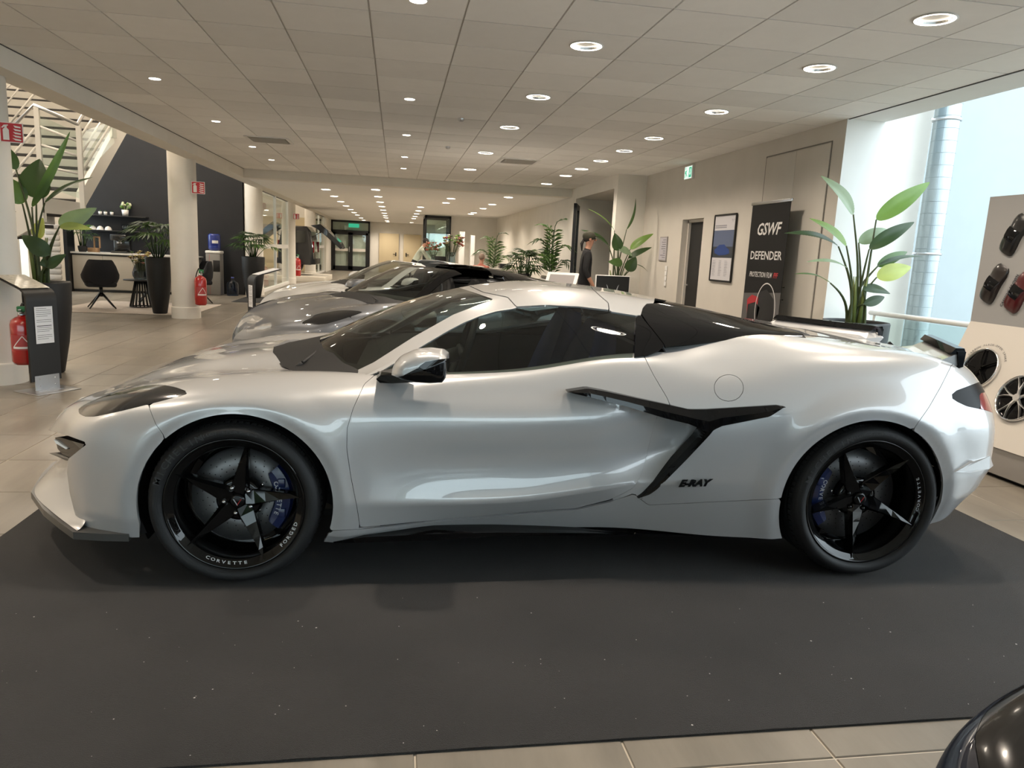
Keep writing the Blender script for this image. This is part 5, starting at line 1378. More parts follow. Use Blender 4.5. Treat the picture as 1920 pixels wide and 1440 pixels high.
for q in ([(-.26,.05),(-.235,.05),(-.235,.075),(-.26,.075)], [(-.275,.0),(-.20,.045),(-.19,.03),(-.26,-.015)], [(-.26,.03),(-.22,.03),(-.205,-.02),(-.245,-.02)], [(-.245,-.02),(-.22,-.02),(-.26,-.075),(-.28,-.07)], [(-.22,-.02),(-.2,-.02),(-.17,-.05),(-.185,-.065)]): b.add([(x, o_, z) for x, z in q], [(0,1,2,3)])
b.build('pictogram', 'sign_green', ex)
b = MB()
for q in ([(-.08,.055),(-.06,.055),(-.06,-.01),(-.08,-.01)], [(-.10,-.01),(-.04,-.01),(-.07,-.05)]): b.add([(x, o_-.001, z) for x, z in q], [tuple(range(len(q)))])
b.build('arrow', 'sign_lit', ex)
# framed notice
mat('frame_grey', (.30, .28, .28), .4); mat('notice_paper', (.48, .46, .50), .6)
nt1 = empty('notice_board', (4.415, 11.83, 1.57), 0, 'small grey framed notice on the right wall beside the door', 'notice')
b = MB(); b.box((-.012, -.17, -.20), (0, .17, .20)); b.build('frame', 'frame_grey', nt1)
b = MB(); b.box((-.015, -.15, -.18), (-.012, .15, .18)); b.build('sheet', 'notice_paper', nt1)
b = MB(); rnd = random.Random(3)
for k in range(9):
    z = .15-k*.036; b.box((-.0165, -.13, z-.008), (-.015, -.13+rnd.uniform(.1, .25), z))
b.build('print', 'ink', nt1)
sw = empty('switch_strip', (4.415, 11.62, 1.12), 0, 'vertical strip of light switches and sockets beside the door', 'switch')
for k in range(4):
    b = MB(); b.bbox((-.012, -.04, -.16+k*.085), (0, .04, -.16+k*.085+.078), .003); b.build('switch_plate', 'trim_white', sw)
# poster: framed car poster
ya, yb = 9.20, 9.86; za, zb = 1.14, 2.03
ps = empty('car_poster', (4.412, (ya+yb)/2, (za+zb)/2), 0, 'framed poster of a blue car with black frame between door and banner', 'poster')
w2, h2 = (yb-ya)/2, (zb-za)/2
b = MB()
for s in (-1, 1): b.box((-.02, s*w2-.012, -h2), (0, s*w2+.012, h2)); b.box((-.02, -w2, s*h2-.012), (0, w2, s*h2+.012))
b.build('frame', 'frame_black', ps)
mat('poster_white', (.62, .61, .64), .5); mat('poster_sky', (.10, .13, .22), .5); mat('poster_ground', (.035, .04, .05), .5); mat('poster_blue', (.015, .05, .22), .4); mat('poster_text', (.28, .28, .32), .6)
b = MB(); b.box((-.010, -w2, -h2), (-.004, w2, h2)); b.build('sheet', 'poster_white', ps)
b = MB(); b.add([(-.0115, w2, .24), (-.0115, -w2, .24), (-.0115, -w2, .02), (-.0115, w2, .02)], [(0,1,2,3)]); b.add([(-.0115, w2, .02), (-.0115, -w2, .02), (-.0115, -w2, -.13), (-.0115, w2, -.13)], [(0,1,2,3)], mi=1); b.build('picture', ['poster_sky', 'poster_ground'], ps)
b = MB(); b.add([(-.013, y, z) for y, z in [(.24,-.07),(.26,-.02),(.20,.0),(.12,.045),(-.05,.05),(-.12,.01),(-.20,-.02),(-.22,-.07),(-.1,-.09),(.1,-.10)]], [tuple(range(10))]); b.build('printed_car', 'poster_blue', ps)
b = MB(); rnd = random.Random(9)
for k, z in enumerate((.31, .285)): b.add([(-.013, w2-.04, z), (-.013, w2-.04-.36, z), (-.013, w2-.04-.36, z-.014), (-.013, w2-.04, z-.014)], [(0,1,2,3)])
for k in range(10):
    z = -.17-k*.022
    for yy in (w2-.05, .08, -.1): b.add([(-.013, yy, z), (-.013, yy-rnd.uniform(.06, .13), z), (-.013, yy-.08, z-.005), (-.013, yy, z-.005)], [(0,1,2,3)])
for s in (-1, 1): b.add([(-.013, -w2+.09, .34), (-.013, -w2+.09+s*.035, .385), (-.013, -w2+.09+s*.02, .385)], [(0,1,2)])
b.build('print', 'poster_text', ps)
# cupboard doors flush in the wall
cp = empty('wall_cupboard', (4.42, 7.9, 0), 0, 'tall flush cream cupboard doors behind the black banner', 'cupboard')
for k, (a_, c_) in enumerate(((-.68, -.02), (-.015, .66))):
    b = MB(); b.bbox((-.012, a_, .02), (0, c_, 2.66), .002); dd = b.build('door', 'wall_cream', cp)
    if k == 0:
        b = MB(); b.tube([(-.012, -.08, 1.0), (-.05, -.08, 1.0), (-.05, -.08, 1.14), (-.012, -.08, 1.14)], .006, 6); b.build('door_handle', 'frame_black', dd)
b = MB(); b.box((-.010, .665, 0), (-.004, .675, 2.68)); b.box((-.010, -.695, 0), (-.004, -.685, 2.68)); b.box((-.010, -.69, 2.67), (-.004, .67, 2.68)); mat('gap_grey', (.22, .20, .18), .8); b.build('door_gap', 'gap_grey', cp)
# roll-up banner
BX = 4.22
c1, c2, c3 = at_x(1412, 384, BX), at_x(1484, 376, BX), at_x(1458, 612, BX)
byc = (c1[1]+c2[1])/2; bw = (c1[1]-c2[1])/2; bt_ = (c1[2]+c2[2])/2
bn = empty('rollup_banner', (BX, byc, 0), 0, 'black roll-up banner advertising paint protection film in front of the cupboard', 'banner')
mat('banner_black', (.005, .005, .005), .5, spec=.3); mat('banner_grey', (.10, .095, .095), .5); mat('banner_floor', (.26, .24, .22), .5); mat('banner_white', (.70, .69, .68), .5); mat('banner_red', (.42, .02, .03), .5); mat('banner_yellow', (.62, .55, .10), .5); mat('banner_dark', (.006, .006, .007), .4)
b = MB(); b.box((-.002, -bw, .08), (.002, bw, bt_)); b.build('banner_sheet', 'banner_black', bn)
b = MB(); b.bbox((-.012, -bw-.02, bt_-.01), (.012, bw+.02, bt_+.025), .004); b.build('top_rail', 'steel', bn)
b = MB(); b.bbox((-.07, -bw-.02, 0), (.07, bw+.02, .09), .015); b.build('cassette', 'steel', bn)
b = MB(); b.tube([(.03, 0, .08), (.03, 0, bt_)], .010, 8); b.build('support_pole', 'steel', bn)
BXD = (0, -1, 0); Zu = (0, 0, 1)     # reading direction seen from inside the room
for tx_, sz_, oy_, oz_, kw_ in (('GSWF', .19, 0, .30, dict(shear=.25, bold=.004, sx=1.05)), ('DEFENDER', .135, 0, .60, dict(bold=.002, sx=1.12)), ('PROTECTION FILM', .085, .075, .82, dict(shear=.25, bold=.0006, sx=.74))):
    b = MB(); add_text(b, tx_, sz_, BXD, Zu, (-.004, oy_, bt_-oz_), **kw_); b.build('lettering', 'banner_white', bn)
b = MB(); add_text(b, 'PPF', .085, BXD, Zu, (-.004, -.275, bt_-.82), shear=.25, bold=.002, sx=.75); b.build('red_lettering', 'banner_red', bn)
def bpoly(mb, pts, o=-.0035, mi=0): mb.add([(o, -x, z) for x, z in pts], [tuple(range(len(pts)))], mi=mi)
zt = bt_
b = MB(); bpoly(b, [(-bw, zt-1.05), (bw, zt-1.0), (bw, .09), (-bw, .09)]); b.build('picture', 'banner_grey', bn)
b = MB(); bpoly(b, [(-bw, zt-1.42), (-.05, zt-1.42), (-.18, .09), (-bw, .09)], -.004); b.build('picture_floor', 'banner_floor', bn)
b = MB(); bpoly(b, [(-.33, zt-1.12), (-.22, zt-1.06), (-.05, zt-1.08), (.10, zt-1.2), (.02, zt-1.38), (-.18, zt-1.40), (-.30, zt-1.30)], -.0045); b.build('red_car_print', 'banner_red', bn)
b = MB()
bpoly(b, [(-.30, zt-1.18), (-.12, zt-1.14), (.0, zt-1.2), (-.05, zt-1.38), (-.2, zt-1.40), (-.30, zt-1.36)], -.005)
bpoly(b, [(-.06, zt-1.02), (.12, zt-.98), (.30, zt-1.08), (.33, zt-1.3), (.28, zt-1.42), (.05, zt-1.45), (-.06, zt-1.3)], -.005)
bpoly(b, [(-.10, zt-1.43), (.02, zt-1.43), (.16, zt-1.62), (.05, .5), (-.12, .5), (-.14, zt-1.6)], -.005); b.build('black_car_print', 'banner_dark', bn)
b = MB(); n = 48
G = [[(-.0056, -(.12+rx*math.cos(t)), zt-1.22+rz_*math.sin(t)) for t in np.linspace(-.15*math.pi, 1.35*math.pi, n)] for rx, rz_ in ((.235, .315), (.222, .302))]; b.grid(G); b.build('magnifier_ring', 'banner_white', bn)
b = MB(); bpoly(b, [(.02+.085*math.cos(t), zt-1.62+.115*math.sin(t)) for t in np.linspace(0, 2*math.pi, 25)[:-1]], -.0058); b.build('red_badge', 'banner_red', bn)
b = MB(); bpoly(b, [(-.05, zt-1.63), (.09, zt-1.63), (.09, zt-1.60), (-.05, zt-1.60)], -.006); b.build('badge_band', 'banner_white', bn)
b = MB(); bpoly(b, [(.13, zt-1.82), (.27, zt-1.82), (.27, zt-1.50), (.13, zt-1.50)], -.0058); b.build('yellow_badge', 'banner_yellow', bn)
b = MB(); bpoly(b, [(.16, zt-1.72), (.20, zt-1.66), (.24, zt-1.72), (.24, zt-1.8), (.16, zt-1.8)], -.006); b.build('badge_mark', 'banner_dark', bn)
# plant in front of the wall end
strelitzia('bird_of_paradise', 'tall broad leaved plant in a dark grey pot by the bright atrium on the right', 'broad leaved plants', 6.35, (1605, 600), .30, .22, .90, [
 ((1600,402),(1550,326),.15,'leaf_pale',0,-.1,(.4,-.9,.2)), ((1643,412),(1749,337),.17,'leaf_light',0,-.1,(-.2,-.9,.3)), ((1572,462),(1479,425),.13,'leaf_dark',0,-.1,(.0,-.5,.85)), ((1587,461),(1527,404),.11,'leaf_light',-.05,-.1,(.4,-.8,.4)),
 ((1610,455),(1668,426),.14,'leaf_pale',.05,.1,(0,-.9,.4)), ((1630,467),(1718,411),.14,'leaf_dark',-.05,-.1,(-.2,-.85,.5)), ((1588,502),(1518,481),.09,'leaf_pale',-.05,-.15,(0,-.4,.9)), ((1557,531),(1494,504),.07,'leaf_mid',-.1,-.2,(0,-.3,.9)),
 ((1645,500),(1706,467),.11,'leaf_mid',.05,.1,(0,-.8,.6)), ((1648,497),(1733,472),.07,'leaf_dark',0,0,(0,-.4,.9)), ((1644,520),(1712,498),.17,'leaf_yellow',-.1,-.15,(0,-.9,.4)), ((1618,543),(1672,546),.15,'leaf_dark',-.1,-.15,(0,-.6,.8)), ((1620,570),(1662,556),.10,'leaf_dark',-.1,-.1,(0,-.9,.2))], 12)
# duct, rail
b = MB(); px_, py_ = at_y(1747, 420, 9.0)[0], 9.0; r0 = .155; k = 0; prof = []
for z in np.arange(0, 7, .155): prof += [(r0, z), (r0, z+.146), (r0+.004, z+.149), (r0+.004, z+.152), (r0, z+.154)]
b.lathe(prof, 48, org=(0, 0, 0), smooth=False); dct = empty('ventilation_duct', (px_, py_, 0), 0, 'galvanised spiral ventilation duct rising in the bright atrium', 'duct'); b.build('pipe', 'duct_steel', dct)
for z in (1.62, 3.35): b = MB(); b.lathe([(r0+.004, z), (r0+.018, z), (r0+.018, z+.03), (r0+.004, z+.03)], 32); b.box((-r0-.08, -.01, z+.005), (-r0, .01, z+.025)); b.build('clamp', 'steel', dct)
rl = empty('balustrade', (5.0, 6.9, 0), 0, 'glass balustrade with round steel handrail in front of the atrium wall', 'balustrade')
def lp(p): return (p[0]-5.0, p[1]-6.9, p[2])
A0, A1 = at_z(1632, 586, .95), at_z(1830, 611, .95)
b = MB(); b.tube([lp(A0), lp(A1)], .025, 12); b.build('handrail', 'white_metal', rl)
A0b, A1b = A0.copy(), A1.copy(); A0b[2] = A1b[2] = .62
b = MB(); b.tube([lp(A0b), lp(A1b)], .012, 8); b.build('rail', 'white_metal', rl)
b = MB(); b.prism([lp((A0[0], A0[1], .05)), lp((A1[0], A1[1], .05)), lp((A1[0], A1[1], .92)), lp((A0[0], A0[1], .92))], (.008, 0, 0)); b.build('glass_panel', 'clear_glass', rl)
for f in (0.05, .95):
    q = A0+(A1-A0)*f; b = MB(); b.tube([lp((q[0], q[1], 0)), lp((q[0], q[1], .95))], .015, 8); b.build('post', 'white_metal', rl)
# ------------------------------------------------------------------ colour and wheel display wall
mat('disp_grey', (.34, .335, .33), .5); mat('disp_cream', (.62, .575, .52), .5); mat('disp_base', (.36, .34, .32), .5)
ds = empty('display_wall', (4.25, 4.0, 0), 0, 'tall display wall with model car bodies above and sample wheels below', 'display wall')
Y0, Y1 = 2.9-4.0, 5.0-4.0
def sec(pts, name, mk): b = MB(); b.prism([(x-4.25, Y1, z) for x, z in pts], (0, Y0-Y1, 0)); return b.build(name, mk, ds)
sec([(4.40, 1.03), (4.40, 1.97), (4.46, 1.97), (4.46, 1.03)], 'upper_panel', 'disp_grey')
sec([(4.40, 1.035), (4.10, .225), (4.46, .225), (4.46, 1.035)], 'lower_panel', 'disp_cream')
sec([(4.14, .03), (4.11, .225), (4.46, .225), (4.46, .03)], 'base_band', 'disp_base')
sec([(4.18, 0), (4.16, .03), (4.46, .03), (4.46, 0)], 'plinth', 'frame_black')
def model_car(label, col, y, z, rot):
    """quarter scale car body shell seen from above, fixed to the panel"""
    r = empty('model_car', (4.40, y, z), 0, label, 'model car', 'model car bodies on the display wall')
    L, W = .295, .135; U = Vector((0, -math.sin(rot), math.cos(rot))); S = Vector((0, -math.cos(rot), -math.sin(rot))); N = Vector((-1, 0, 0))
    wf = [(0, .62, .012), (.06, .86, .022), (.2, 1.0, .030), (.35, .93, .036), (.45, .9, .050), (.6, .92, .055), (.75, 1.0, .046), (.88, 1.0, .036), (.96, .9, .030), (1, .75, .02)]
    G = []
    for t, w, h in wf:
        c = U*(L*(.5-t)); row = [c+S*(-W*w/2), c+S*(-W*w/2)+N*h*.55, c+S*(-W*w*.36)+N*h*.85, c+N*h, c+S*(W*w*.36)+N*h*.85, c+S*(W*w/2)+N*h*.55, c+S*(W*w/2)]; G.append([tuple(p) for p in row])
    b = MB(); b.grid([[tuple(Vector(p)) for p in q] for q in G]); b.build('body_shell', col, r)
    G = []
    for t, w, h in ((.36, .80, .0375), (.44, .72, .0515), (.58, .66, .0565), (.66, .6, .052)):
        c = U*(L*(.5-t)); G.append([tuple(c+S*(W*w*j/2)+N*(h*(1-.10*abs(j)))) for j in (-1, -.5, 0, .5, 1)])
    b = MB(); b.grid(G); b.build('glasshouse', 'car_black_gloss', r)
    return r
mat('mini_black', (.006, .006, .0065), .3, coat=.3); mat('mini_brown', (.014, .009, .008), .3, coat=.4); mat('mini_red', (.07, .003, .005), .3, coat=.4)
ang = math.radians(26)
model_car('black model car body, uppermost on the display wall', 'mini_black', at_x(1905, 440, 4.40)[1], at_x(1905, 440, 4.40)[2], ang)
model_car('dark brown model car body on the display wall', 'mini_brown', at_x(1866, 532, 4.40)[1], at_x(1866, 532, 4.40)[2], ang)
model_car('dark red model car body at the picture edge on the display wall', 'mini_red', at_x(1913, 548, 4.40)[1], at_x(1913, 548, 4.40)[2], ang)
b = MB(); q = at_x(1892, 545, 4.395); Ut = Vector((0, -math.cos(math.radians(66)), math.sin(math.radians(66)))); add_text(b, 'CAFFEINE BROWN', .030, Ut, Vector((-1, 0, 0)).cross(Ut)*1, (4.396-4.25, q[1]-4.0, q[2]), sx=.95, spacing=1.1, bold=.0008); b.build('colour_lettering', 'ink', ds)
# sample wheels set into the sloping panel
sl = Vector((.30, 0, .81)).normalized(); sn = Vector((-.81, 0, .30)).normalized(); sy = Vector((0, -1, 0))
def slope_at(px, py):
    n_ = np.array([.81, 0, -.30]); c_ = n_@np.array([4.40, 0, 1.035]); d = ray(px, py); return CAM+d*((c_-n_@CAM)/(n_@d))
def sample_wheel(label, c, R, mk, spokes, split):
    r = empty('sample_wheel', tuple(c), 0, label, 'wheel', 'sample wheels on the display wall')
    def P(a, rr, o): return tuple(sy*(rr*math.cos(a))+sl*(rr*math.sin(a))+sn*o)
    b = MB(); n = 48; b.grid([[P(2*math.pi*j/n, rr, o) for j in range(n)] for rr, o in ((R*1.02, .002), (R*1.02, .022), (R*.985, .030), (R*.95, .024), (R*.93, .008))], closed_u=True); b.build('rim', 'chrome' if mk != 'wheel_black' else 'lamp_chrome', r)
    b = MB(); b.grid([[P(2*math.pi*j/n, rr, .006) for j in range(n)] for rr in (R*.95, R*.02)], closed_u=True); b.build('backing', 'car_black_gloss', r)
    for k in range(spokes):
        for s in ((-1, 1) if split else (0,)):
            a = 2*math.pi*k/spokes+.5; b = MB(); G = []
            for rr, w, o, da in ((.12, .17, .030, 0), (.35, .10, .032, .03*s), (.65, .055, .030, .16*s), (.95, .045, .024, .26*s)):
                aa = a+da; rr *= R; G.append([P(aa-w*R/2/rr, rr, o-.012), P(aa-w*R/4/rr, rr, o), P(aa+w*R/4/rr, rr, o), P(aa+w*R/2/rr, rr, o-.012)])
            b.grid(G, smooth=False); b.build('spoke', mk, r)
    b = MB(); b.grid([[P(2*math.pi*j/24, rr, .034) for j in range(24)] for rr in (R*.16, R*.01)], closed_u=True); b.build('hub', mk, r)
cA = slope_at(1840, 692); sample_wheel('gloss black five spoke sample wheel on the display wall', cA, .155, 'wheel_black', 5, False)
mat('alu', (.55, .54, .53), .3, metal=.9); cB = slope_at(1912, 748); sample_wheel('silver split spoke sample wheel on the display wall', cB, .165, 'alu', 5, True)
b = MB(); txt = 'CARBON FLASH OPEN SPOKE'
for i, ch in enumerate(txt):
    t = math.pi/2-(i-(len(txt)-1)/2)*.098; Rr = .192; p = Vector(cA)+sy*(Rr*math.cos(t))+sl*(Rr*math.sin(t))+sn*.003; u = sy*math.sin(t)-sl*math.cos(t); v = sy*math.cos(t)+sl*math.sin(t)
    add_text(b, ch, .023, u, v, tuple(p-Vector((4.25, 4.0, 0))))
b.build('wheel_lettering', 'ink', ds)
# ------------------------------------------------------------------ rear hall
# downlights of the lower ceiling
LOW = [(-1.72, y) for y in (18.6, 21.0, 23.4, 25.8, 28.2, 30.6, 33.0, 36.2, 39.4)] + [(-.51, y) for y in (17.7, 20.1, 22.5, 24.9, 27.3, 29.7, 32.1, 34.5, 38.0, 39.8)] + [(.73, y) for y in (24.0, 26.4, 28.8, 31.2, 33.6, 39.0)] + [(1.35, y) for y in (19.2, 21.1)] + [(2.6, y) for y in (17.6, 20.6, 22.8, 25.6, 26.6)]  # end lamps of the long rows are added to brighten the end wall
def lamp_low():
    root = empty('ceiling_downlight')
    b = MB(); b.lathe([(.105, .0), (.125, -.004), (.12, -.010), (.10, -.006)], 28); b.build('trim_ring', 'trim_white', root)
    b = MB(); b.lathe([(0, -.004), (.10, -.005)], 24); b.build('light_disc', 'lamp_glow', root)
    return root
place_lamps(LOW, lamp_low, None, LIGHT_W['low'], .07, 150, ZL, {-1.72: 'recessed downlight of the rear hall, %s in the row with added end lamps above the black framed door', -.51: 'recessed downlight of the rear hall, %s in the middle row with added end lamps', .73: 'recessed downlight of the rear hall, %s in the row with an added end lamp leading to the glass portal', 1.35: 'recessed downlight of the rear hall, %s in the short row over the reception', 2.6: 'recessed downlight of the rear hall, %s in the row nearest the palms'}, 'downlights of the rear hall', 5)
# glass partition along the columns
def pane_run(y0, y1, label):
    r = empty('glass_partition', (-3.62, y0, 0), 0, label, 'partition', 'glass partitions of the left hall')
    b = MB(); b.box((-.004, 0, .08), (.004, y1-y0, 2.75)); b.build('pane', 'clear_glass', r)
    for y in (0.0, (y1-y0)*.55, y1-y0):
        b = MB(); b.box((-.04, y-.03, 0), (.04, y+.03, 2.78)); b.build('post', 'trim_white' if y else 'frame_black', r)
    b = MB(); b.box((-.03, 0, 1.18), (.03, y1-y0, 1.30)); b.build('middle_rail', 'trim_white', r)
    b = MB(); b.box((-.05, 0, 0), (.05, y1-y0, .08)); b.build('bottom_rail', 'trim_white', r)
    b = MB(); b.box((-.03, 0, 2.70), (.03, y1-y0, 2.78)); b.build('top_rail', 'frame_black', r)
pane_run(20.0, 25.6, 'glass partition beside the tall planter, right of the dark wall')
pane_run(32.5, 38.0, 'glass partition beyond the dark off roader')
b = MB(); b.box((-3.75, 38.0, 0), (-3.5, 41.0, 3)); struct('wall_left_rear', b, 'plaster')
# far room behind the glass
mat('far_cream', (.62, .52, .34), .8); b = MB(); b.box((-8.99, 24, .0), (-8.9, 45, 3.2)); b.box((-9, 37.8, 0), (-3.8, 37.95, 2.6)); struct('wall_far_cream', b, 'far_cream')
ll = []
for x, y in ((-6, 22), (-6, 27), (-6, 33)):
    l = bpy.data.lights.new('far_fill', 'POINT'); l.energy = 120; l.color = WARM; l.shadow_soft_size = .15; o = bpy.data.objects.new('far_fill', l); o.location = (x, y, 4.6); COL.objects.link(o)  # unseen point lights without fixtures, added to light the far room
for x, y in ((-6.5, 9), (-6, 14.5), (-8, 4), (-6.2, 17.3)):
    l = bpy.data.lights.new('stair_fill', 'POINT'); l.energy = 150; l.color = WARM; l.shadow_soft_size = .15; o = bpy.data.objects.new('stair_fill', l); o.location = (x, y, 5.6); COL.objects.link(o)  # point lights with no fixture, added to brighten the stair hall
# black framed double door at the end
def yx(px, py, Y): return at_y(px, py, Y)
YD = 40.9
pA, pB = yx(621, 409, YD), yx(694, 412, YD); dx0, dx1 = pA[0], pB[0]
dr2 = empty('door_2', (dx0, YD, 0)); dr2['kind'] = 'structure'; W = dx1-dx0
b = MB(); b.box((0, -.1, 0), (.09, 0, ZL)); b.box((W-.09, -.1, 0), (W, 0, ZL)); b.box((0, -.1, ZL-.1), (W, 0, ZL)); b.box((0, -.1, 2.05), (W, 0, 2.17)); b.box((0, -.1, 0), (W, 0, .06)); b.build('door_frame', 'frame_black', dr2)
for k in (0, 1):
    x0, x1 = .10+k*(W-.2)/2, .10+(k+1)*(W-.2)/2
    b = MB()
    for a_, c_ in ((x0, x0+.12), (x1-.12, x1)): b.box((a_, -.08, .06), (c_, -.02, 2.05))
    b.box((x0, -.08, 1.93), (x1, -.02, 2.05)); b.box((x0, -.08, .06), (x1, -.02, .26)); b.build('door_leaf', 'frame_black', dr2)
    b = MB(); b.box((x0+.12, -.05, .26), (x1-.12, -.045, 1.93)); b.build('pane', 'clear_glass', dr2)
    b = MB(); b.box((x0+.12, -.055, 1.05), (x1-.12, -.04, 1.2)); b.build('frosted_band', 'trim_cream', dr2)
b = MB(); b.tube([(W/2-.06, -.12, 1.0), (W/2-.06, -.12, 1.3)], .02, 8); b.build('door_handle', 'steel', dr2)
b = MB(); b.box((.1, -.05, 2.17), (W-.1, -.045, ZL-.1)); b.build('transom_pane', 'clear_glass', dr2)
b = MB(); b.box((W*.45, -.14, 2.32), (W*.72, -.11, 2.52)); o = b.build('exit_sign', 'sign_green'); o.location = (dx0, YD, 0); tag(o, 'small green exit sign above the black framed double door', 'sign')
# cream doors in the end wall
for k, (a_, c_, t_) in enumerate(((711, 748, 437), (757, 790, 439))):
    q0, q1 = yx(a_, t_, YD), yx(c_, t_, YD); b = MB(); b.bbox((0, -.06, 0), (q1[0]-q0[0], 0, 2.1), .01); d = b.build(f'door_{3+k}', 'far_cream'); d.location = (q0[0], YD+.05, 0); d['kind'] = 'structure'
    b = MB(); xx = q1[0]-q0[0]-.15 if k == 0 else .15; b.tube([(xx, -.06, 1.0), (xx, -.13, 1.0), (xx-.15*(1 if k == 0 else -1), -.13, 1.0)], .018, 6); b.bbox((xx-.03, -.075, .9), (xx+.03, -.06, 1.1), .004); b.build('door_handle', 'frame_black', d)
# black glazed portal
q0, q1 = yx(797, 404, 29.0)[0], yx(846, 407, 29.0)[0]; pr_ = empty('glass_portal', (q0, 28.9, 0), 0, 'black framed glass entrance portal at the end of the rear hall', 'portal'); W = q1-q0
for yy in (0.0, .9, 1.8):
    s = .06+.02*yy; b = MB(); b.box((s*0, yy, 0), (.07, yy+.07, ZL-.02)); b.box((W-.07, yy, 0), (W, yy+.07, ZL-.02)); b.box((0, yy, ZL-.12), (W, yy+.07, ZL-.02)); b.build('frame', 'frame_black', pr_)
    b = MB(); b.box((.07, yy+.03, 0), (W-.07, yy+.036, ZL-.12)); b.build('pane', 'clear_glass', pr_)
for xx in (.0, W-.06): b = MB(); b.box((xx, .07, ZL-.12), (xx+.06, 1.8, ZL-.04)); b.build('side_rail', 'frame_black', pr_)
b = MB(); b.box((.03, .07, 0), (.036, 1.8, ZL-.12)); b.build('side_pane', 'clear_glass', pr_)
# white roller banners / pillars on the cream wall
for k, (a_, c_, t_, lb) in enumerate(((862, 872, 434, 'tall white wall panel right of the flowers'), (883, 891, 441, 'tall white wall panel beside the seated person'))):
    u0, u1 = yx(a_, t_, 27.5), yx(c_, t_, 27.5); b = MB(); b.bbox((0, 0, 0), (u1[0]-u0[0], .35, u0[2]), .01); o = b.build('wall_panel_column', 'trim_white'); o.location = (u0[0], 27.5, 0); tag(o, lb, 'panel', 'white upright panels')
# reception desk
mat('desk_white', (.58, .55, .50), .5)
dk = empty('reception_desk', (1.35, 21.6, 0), 0, 'white reception desk behind the cars', 'desk')
b = MB(); b.bbox((-1.25, -.4, .05), (1.25, .3, .92), .01); b.build('front', 'desk_white', dk); b = MB(); b.bbox((-1.3, -.45, .92), (1.3, .35, .96), .006); b.build('top', 'desk_white', dk); b = MB(); b.box((-1.2, -.35, 0), (1.2, .25, .05)); b.build('plinth', 'frame_black', dk)
def DK(px, py): p = at_y(px, py, 21.6); return p[0]
r = empty('flower_vase', (DK(846, 480), 21.35, .96), 0, 'large glass vase with a colourful bouquet on the reception desk', 'vase', 'bouquets on the reception desk')
b = MB(); b.lathe([(0, 0), (.11, 0), (.12, .05), (.10, .2), (.13, .36), (.122, .36), (.092, .2), (.11, .02)], 24); b.build('glass_body', 'tumbler_glass', r); bouquet(r, .36, .36, 54, 6, ['fl_rust', 'fl_pink', 'fl_wine', 'leaf_mid', 'fl_white', 'leaf_light', 'fl_yellow', 'leaf_dark'], .06)
r = empty('flower_vase', (DK(813, 480), 21.8, .96), 0, 'smaller glass vase with rust coloured flowers on the reception desk', 'vase', 'bouquets on the reception desk')
b = MB(); b.lathe([(0, 0), (.07, 0), (.07, .26), (.064, .26), (.064, .01)], 20); b.build('glass_body', 'tumbler_glass', r); bouquet(r, .26, .26, 34, 7, ['fl_rust', 'fl_rust', 'leaf_mid', 'fl_pink'], .055)
lt = empty('laptop', (DK(827, 490), 21.25, .96), .3, 'open black laptop on the reception desk', 'laptop'); b = MB(); b.bbox((-.17, -.12, 0), (.17, .12, .015), .004); b.build('base', 'frame_black', lt); b = MB(); b.bbox((-.17, .11, .012), (.17, .125, .23), .004); b.build('screen', 'frame_black', lt)
# low cabinets and boxes in front of the palms
def low_box(name, label, px0, px1, pyt, Y, d, mk, cat, z0=0.0):
    a_, c_ = at_y(px0, pyt, Y), at_y(px1, pyt, Y); b = MB(); b.bbox((0, 0, z0), (c_[0]-a_[0], d, a_[2]), .008); o = b.build(name, mk); o.location = (a_[0], Y, 0); tag(o, label, cat); return o
low_box('low_cabinet', 'white desk cabinet in front of the seated person', 868, 908, 498, 18.8, .5, 'desk_white', 'cabinet')
low_box('side_cabinet', 'pale low cabinet with black box on top beside the bushy plant', 928, 968, 503, 16.9, .5, 'wood_light' if 0 else 'disp_cream', 'cabinet')
o = low_box('black_box', 'small black box on the pale low cabinet', 938, 957, 494.5, 17.0, .3, 'frame_black', 'box', at_y(928, 503, 16.9)[2])
# plants of the rear hall
kentia('kentia_palm', 'slender feathery palm by the far end of the right wall', 'feathery palms', (at_y(926, 480, 21.5)[0], 21.5, 0), .55, 2.0, .62, 7, 31)
kentia('kentia_palm', 'tall feathery palm in a square pot left of the portal door', 'feathery palms', (at_y(1033, 480, 15.6)[0], 15.6, 0), .62, 2.2, .52, 9, 32)
rhapis('potted_palm', 'bushy dark plant in a black square pot between the two feathery palms', 'indoor palms', (at_y(984, 480, 15.9)[0], 15.9, 0), .2, .2, .62, .55, 1.45, 34, 33, square=.24)
strelitzia('bird_of_paradise', 'broad leaved plant behind the black emblem screen', 'broad leaved plants', 12.3, (1155, 540), .26, .18, .75, [
 ((1175,430),(1198,373),.10,'leaf_dark',0,0,(.7,-.6,.2)), ((1152,432),(1108,386),.05,'leaf_light',0,-.1,(.4,-.5,.7)), ((1141,460),(1094,426),.14,'leaf_dark',0,-.1,(.1,-.6,.8)), ((1158,470),(1154,437),.21,'leaf_dark',-.1,-.1,CAMN),
 ((1182,467),(1224,436),.15,'leaf_light',0,-.1,(-.3,-.8,.5)), ((1160,466),(1187,478),.18,'leaf_pale',-.1,-.15,(0,-.7,.7)), ((1178,484),(1222,461),.12,'leaf_dark',-.05,-.1,(-.3,-.8,.5)), ((1167,494),(1142,490),.16,'leaf_mid',-.1,-.15,CAMN), ((1176,508),(1193,482),.22,'leaf_dark',-.1,-.15,CAMN), ((1194,496),(1217,508),.05,'leaf_dark',-.1,-.1,UPN)], 41)
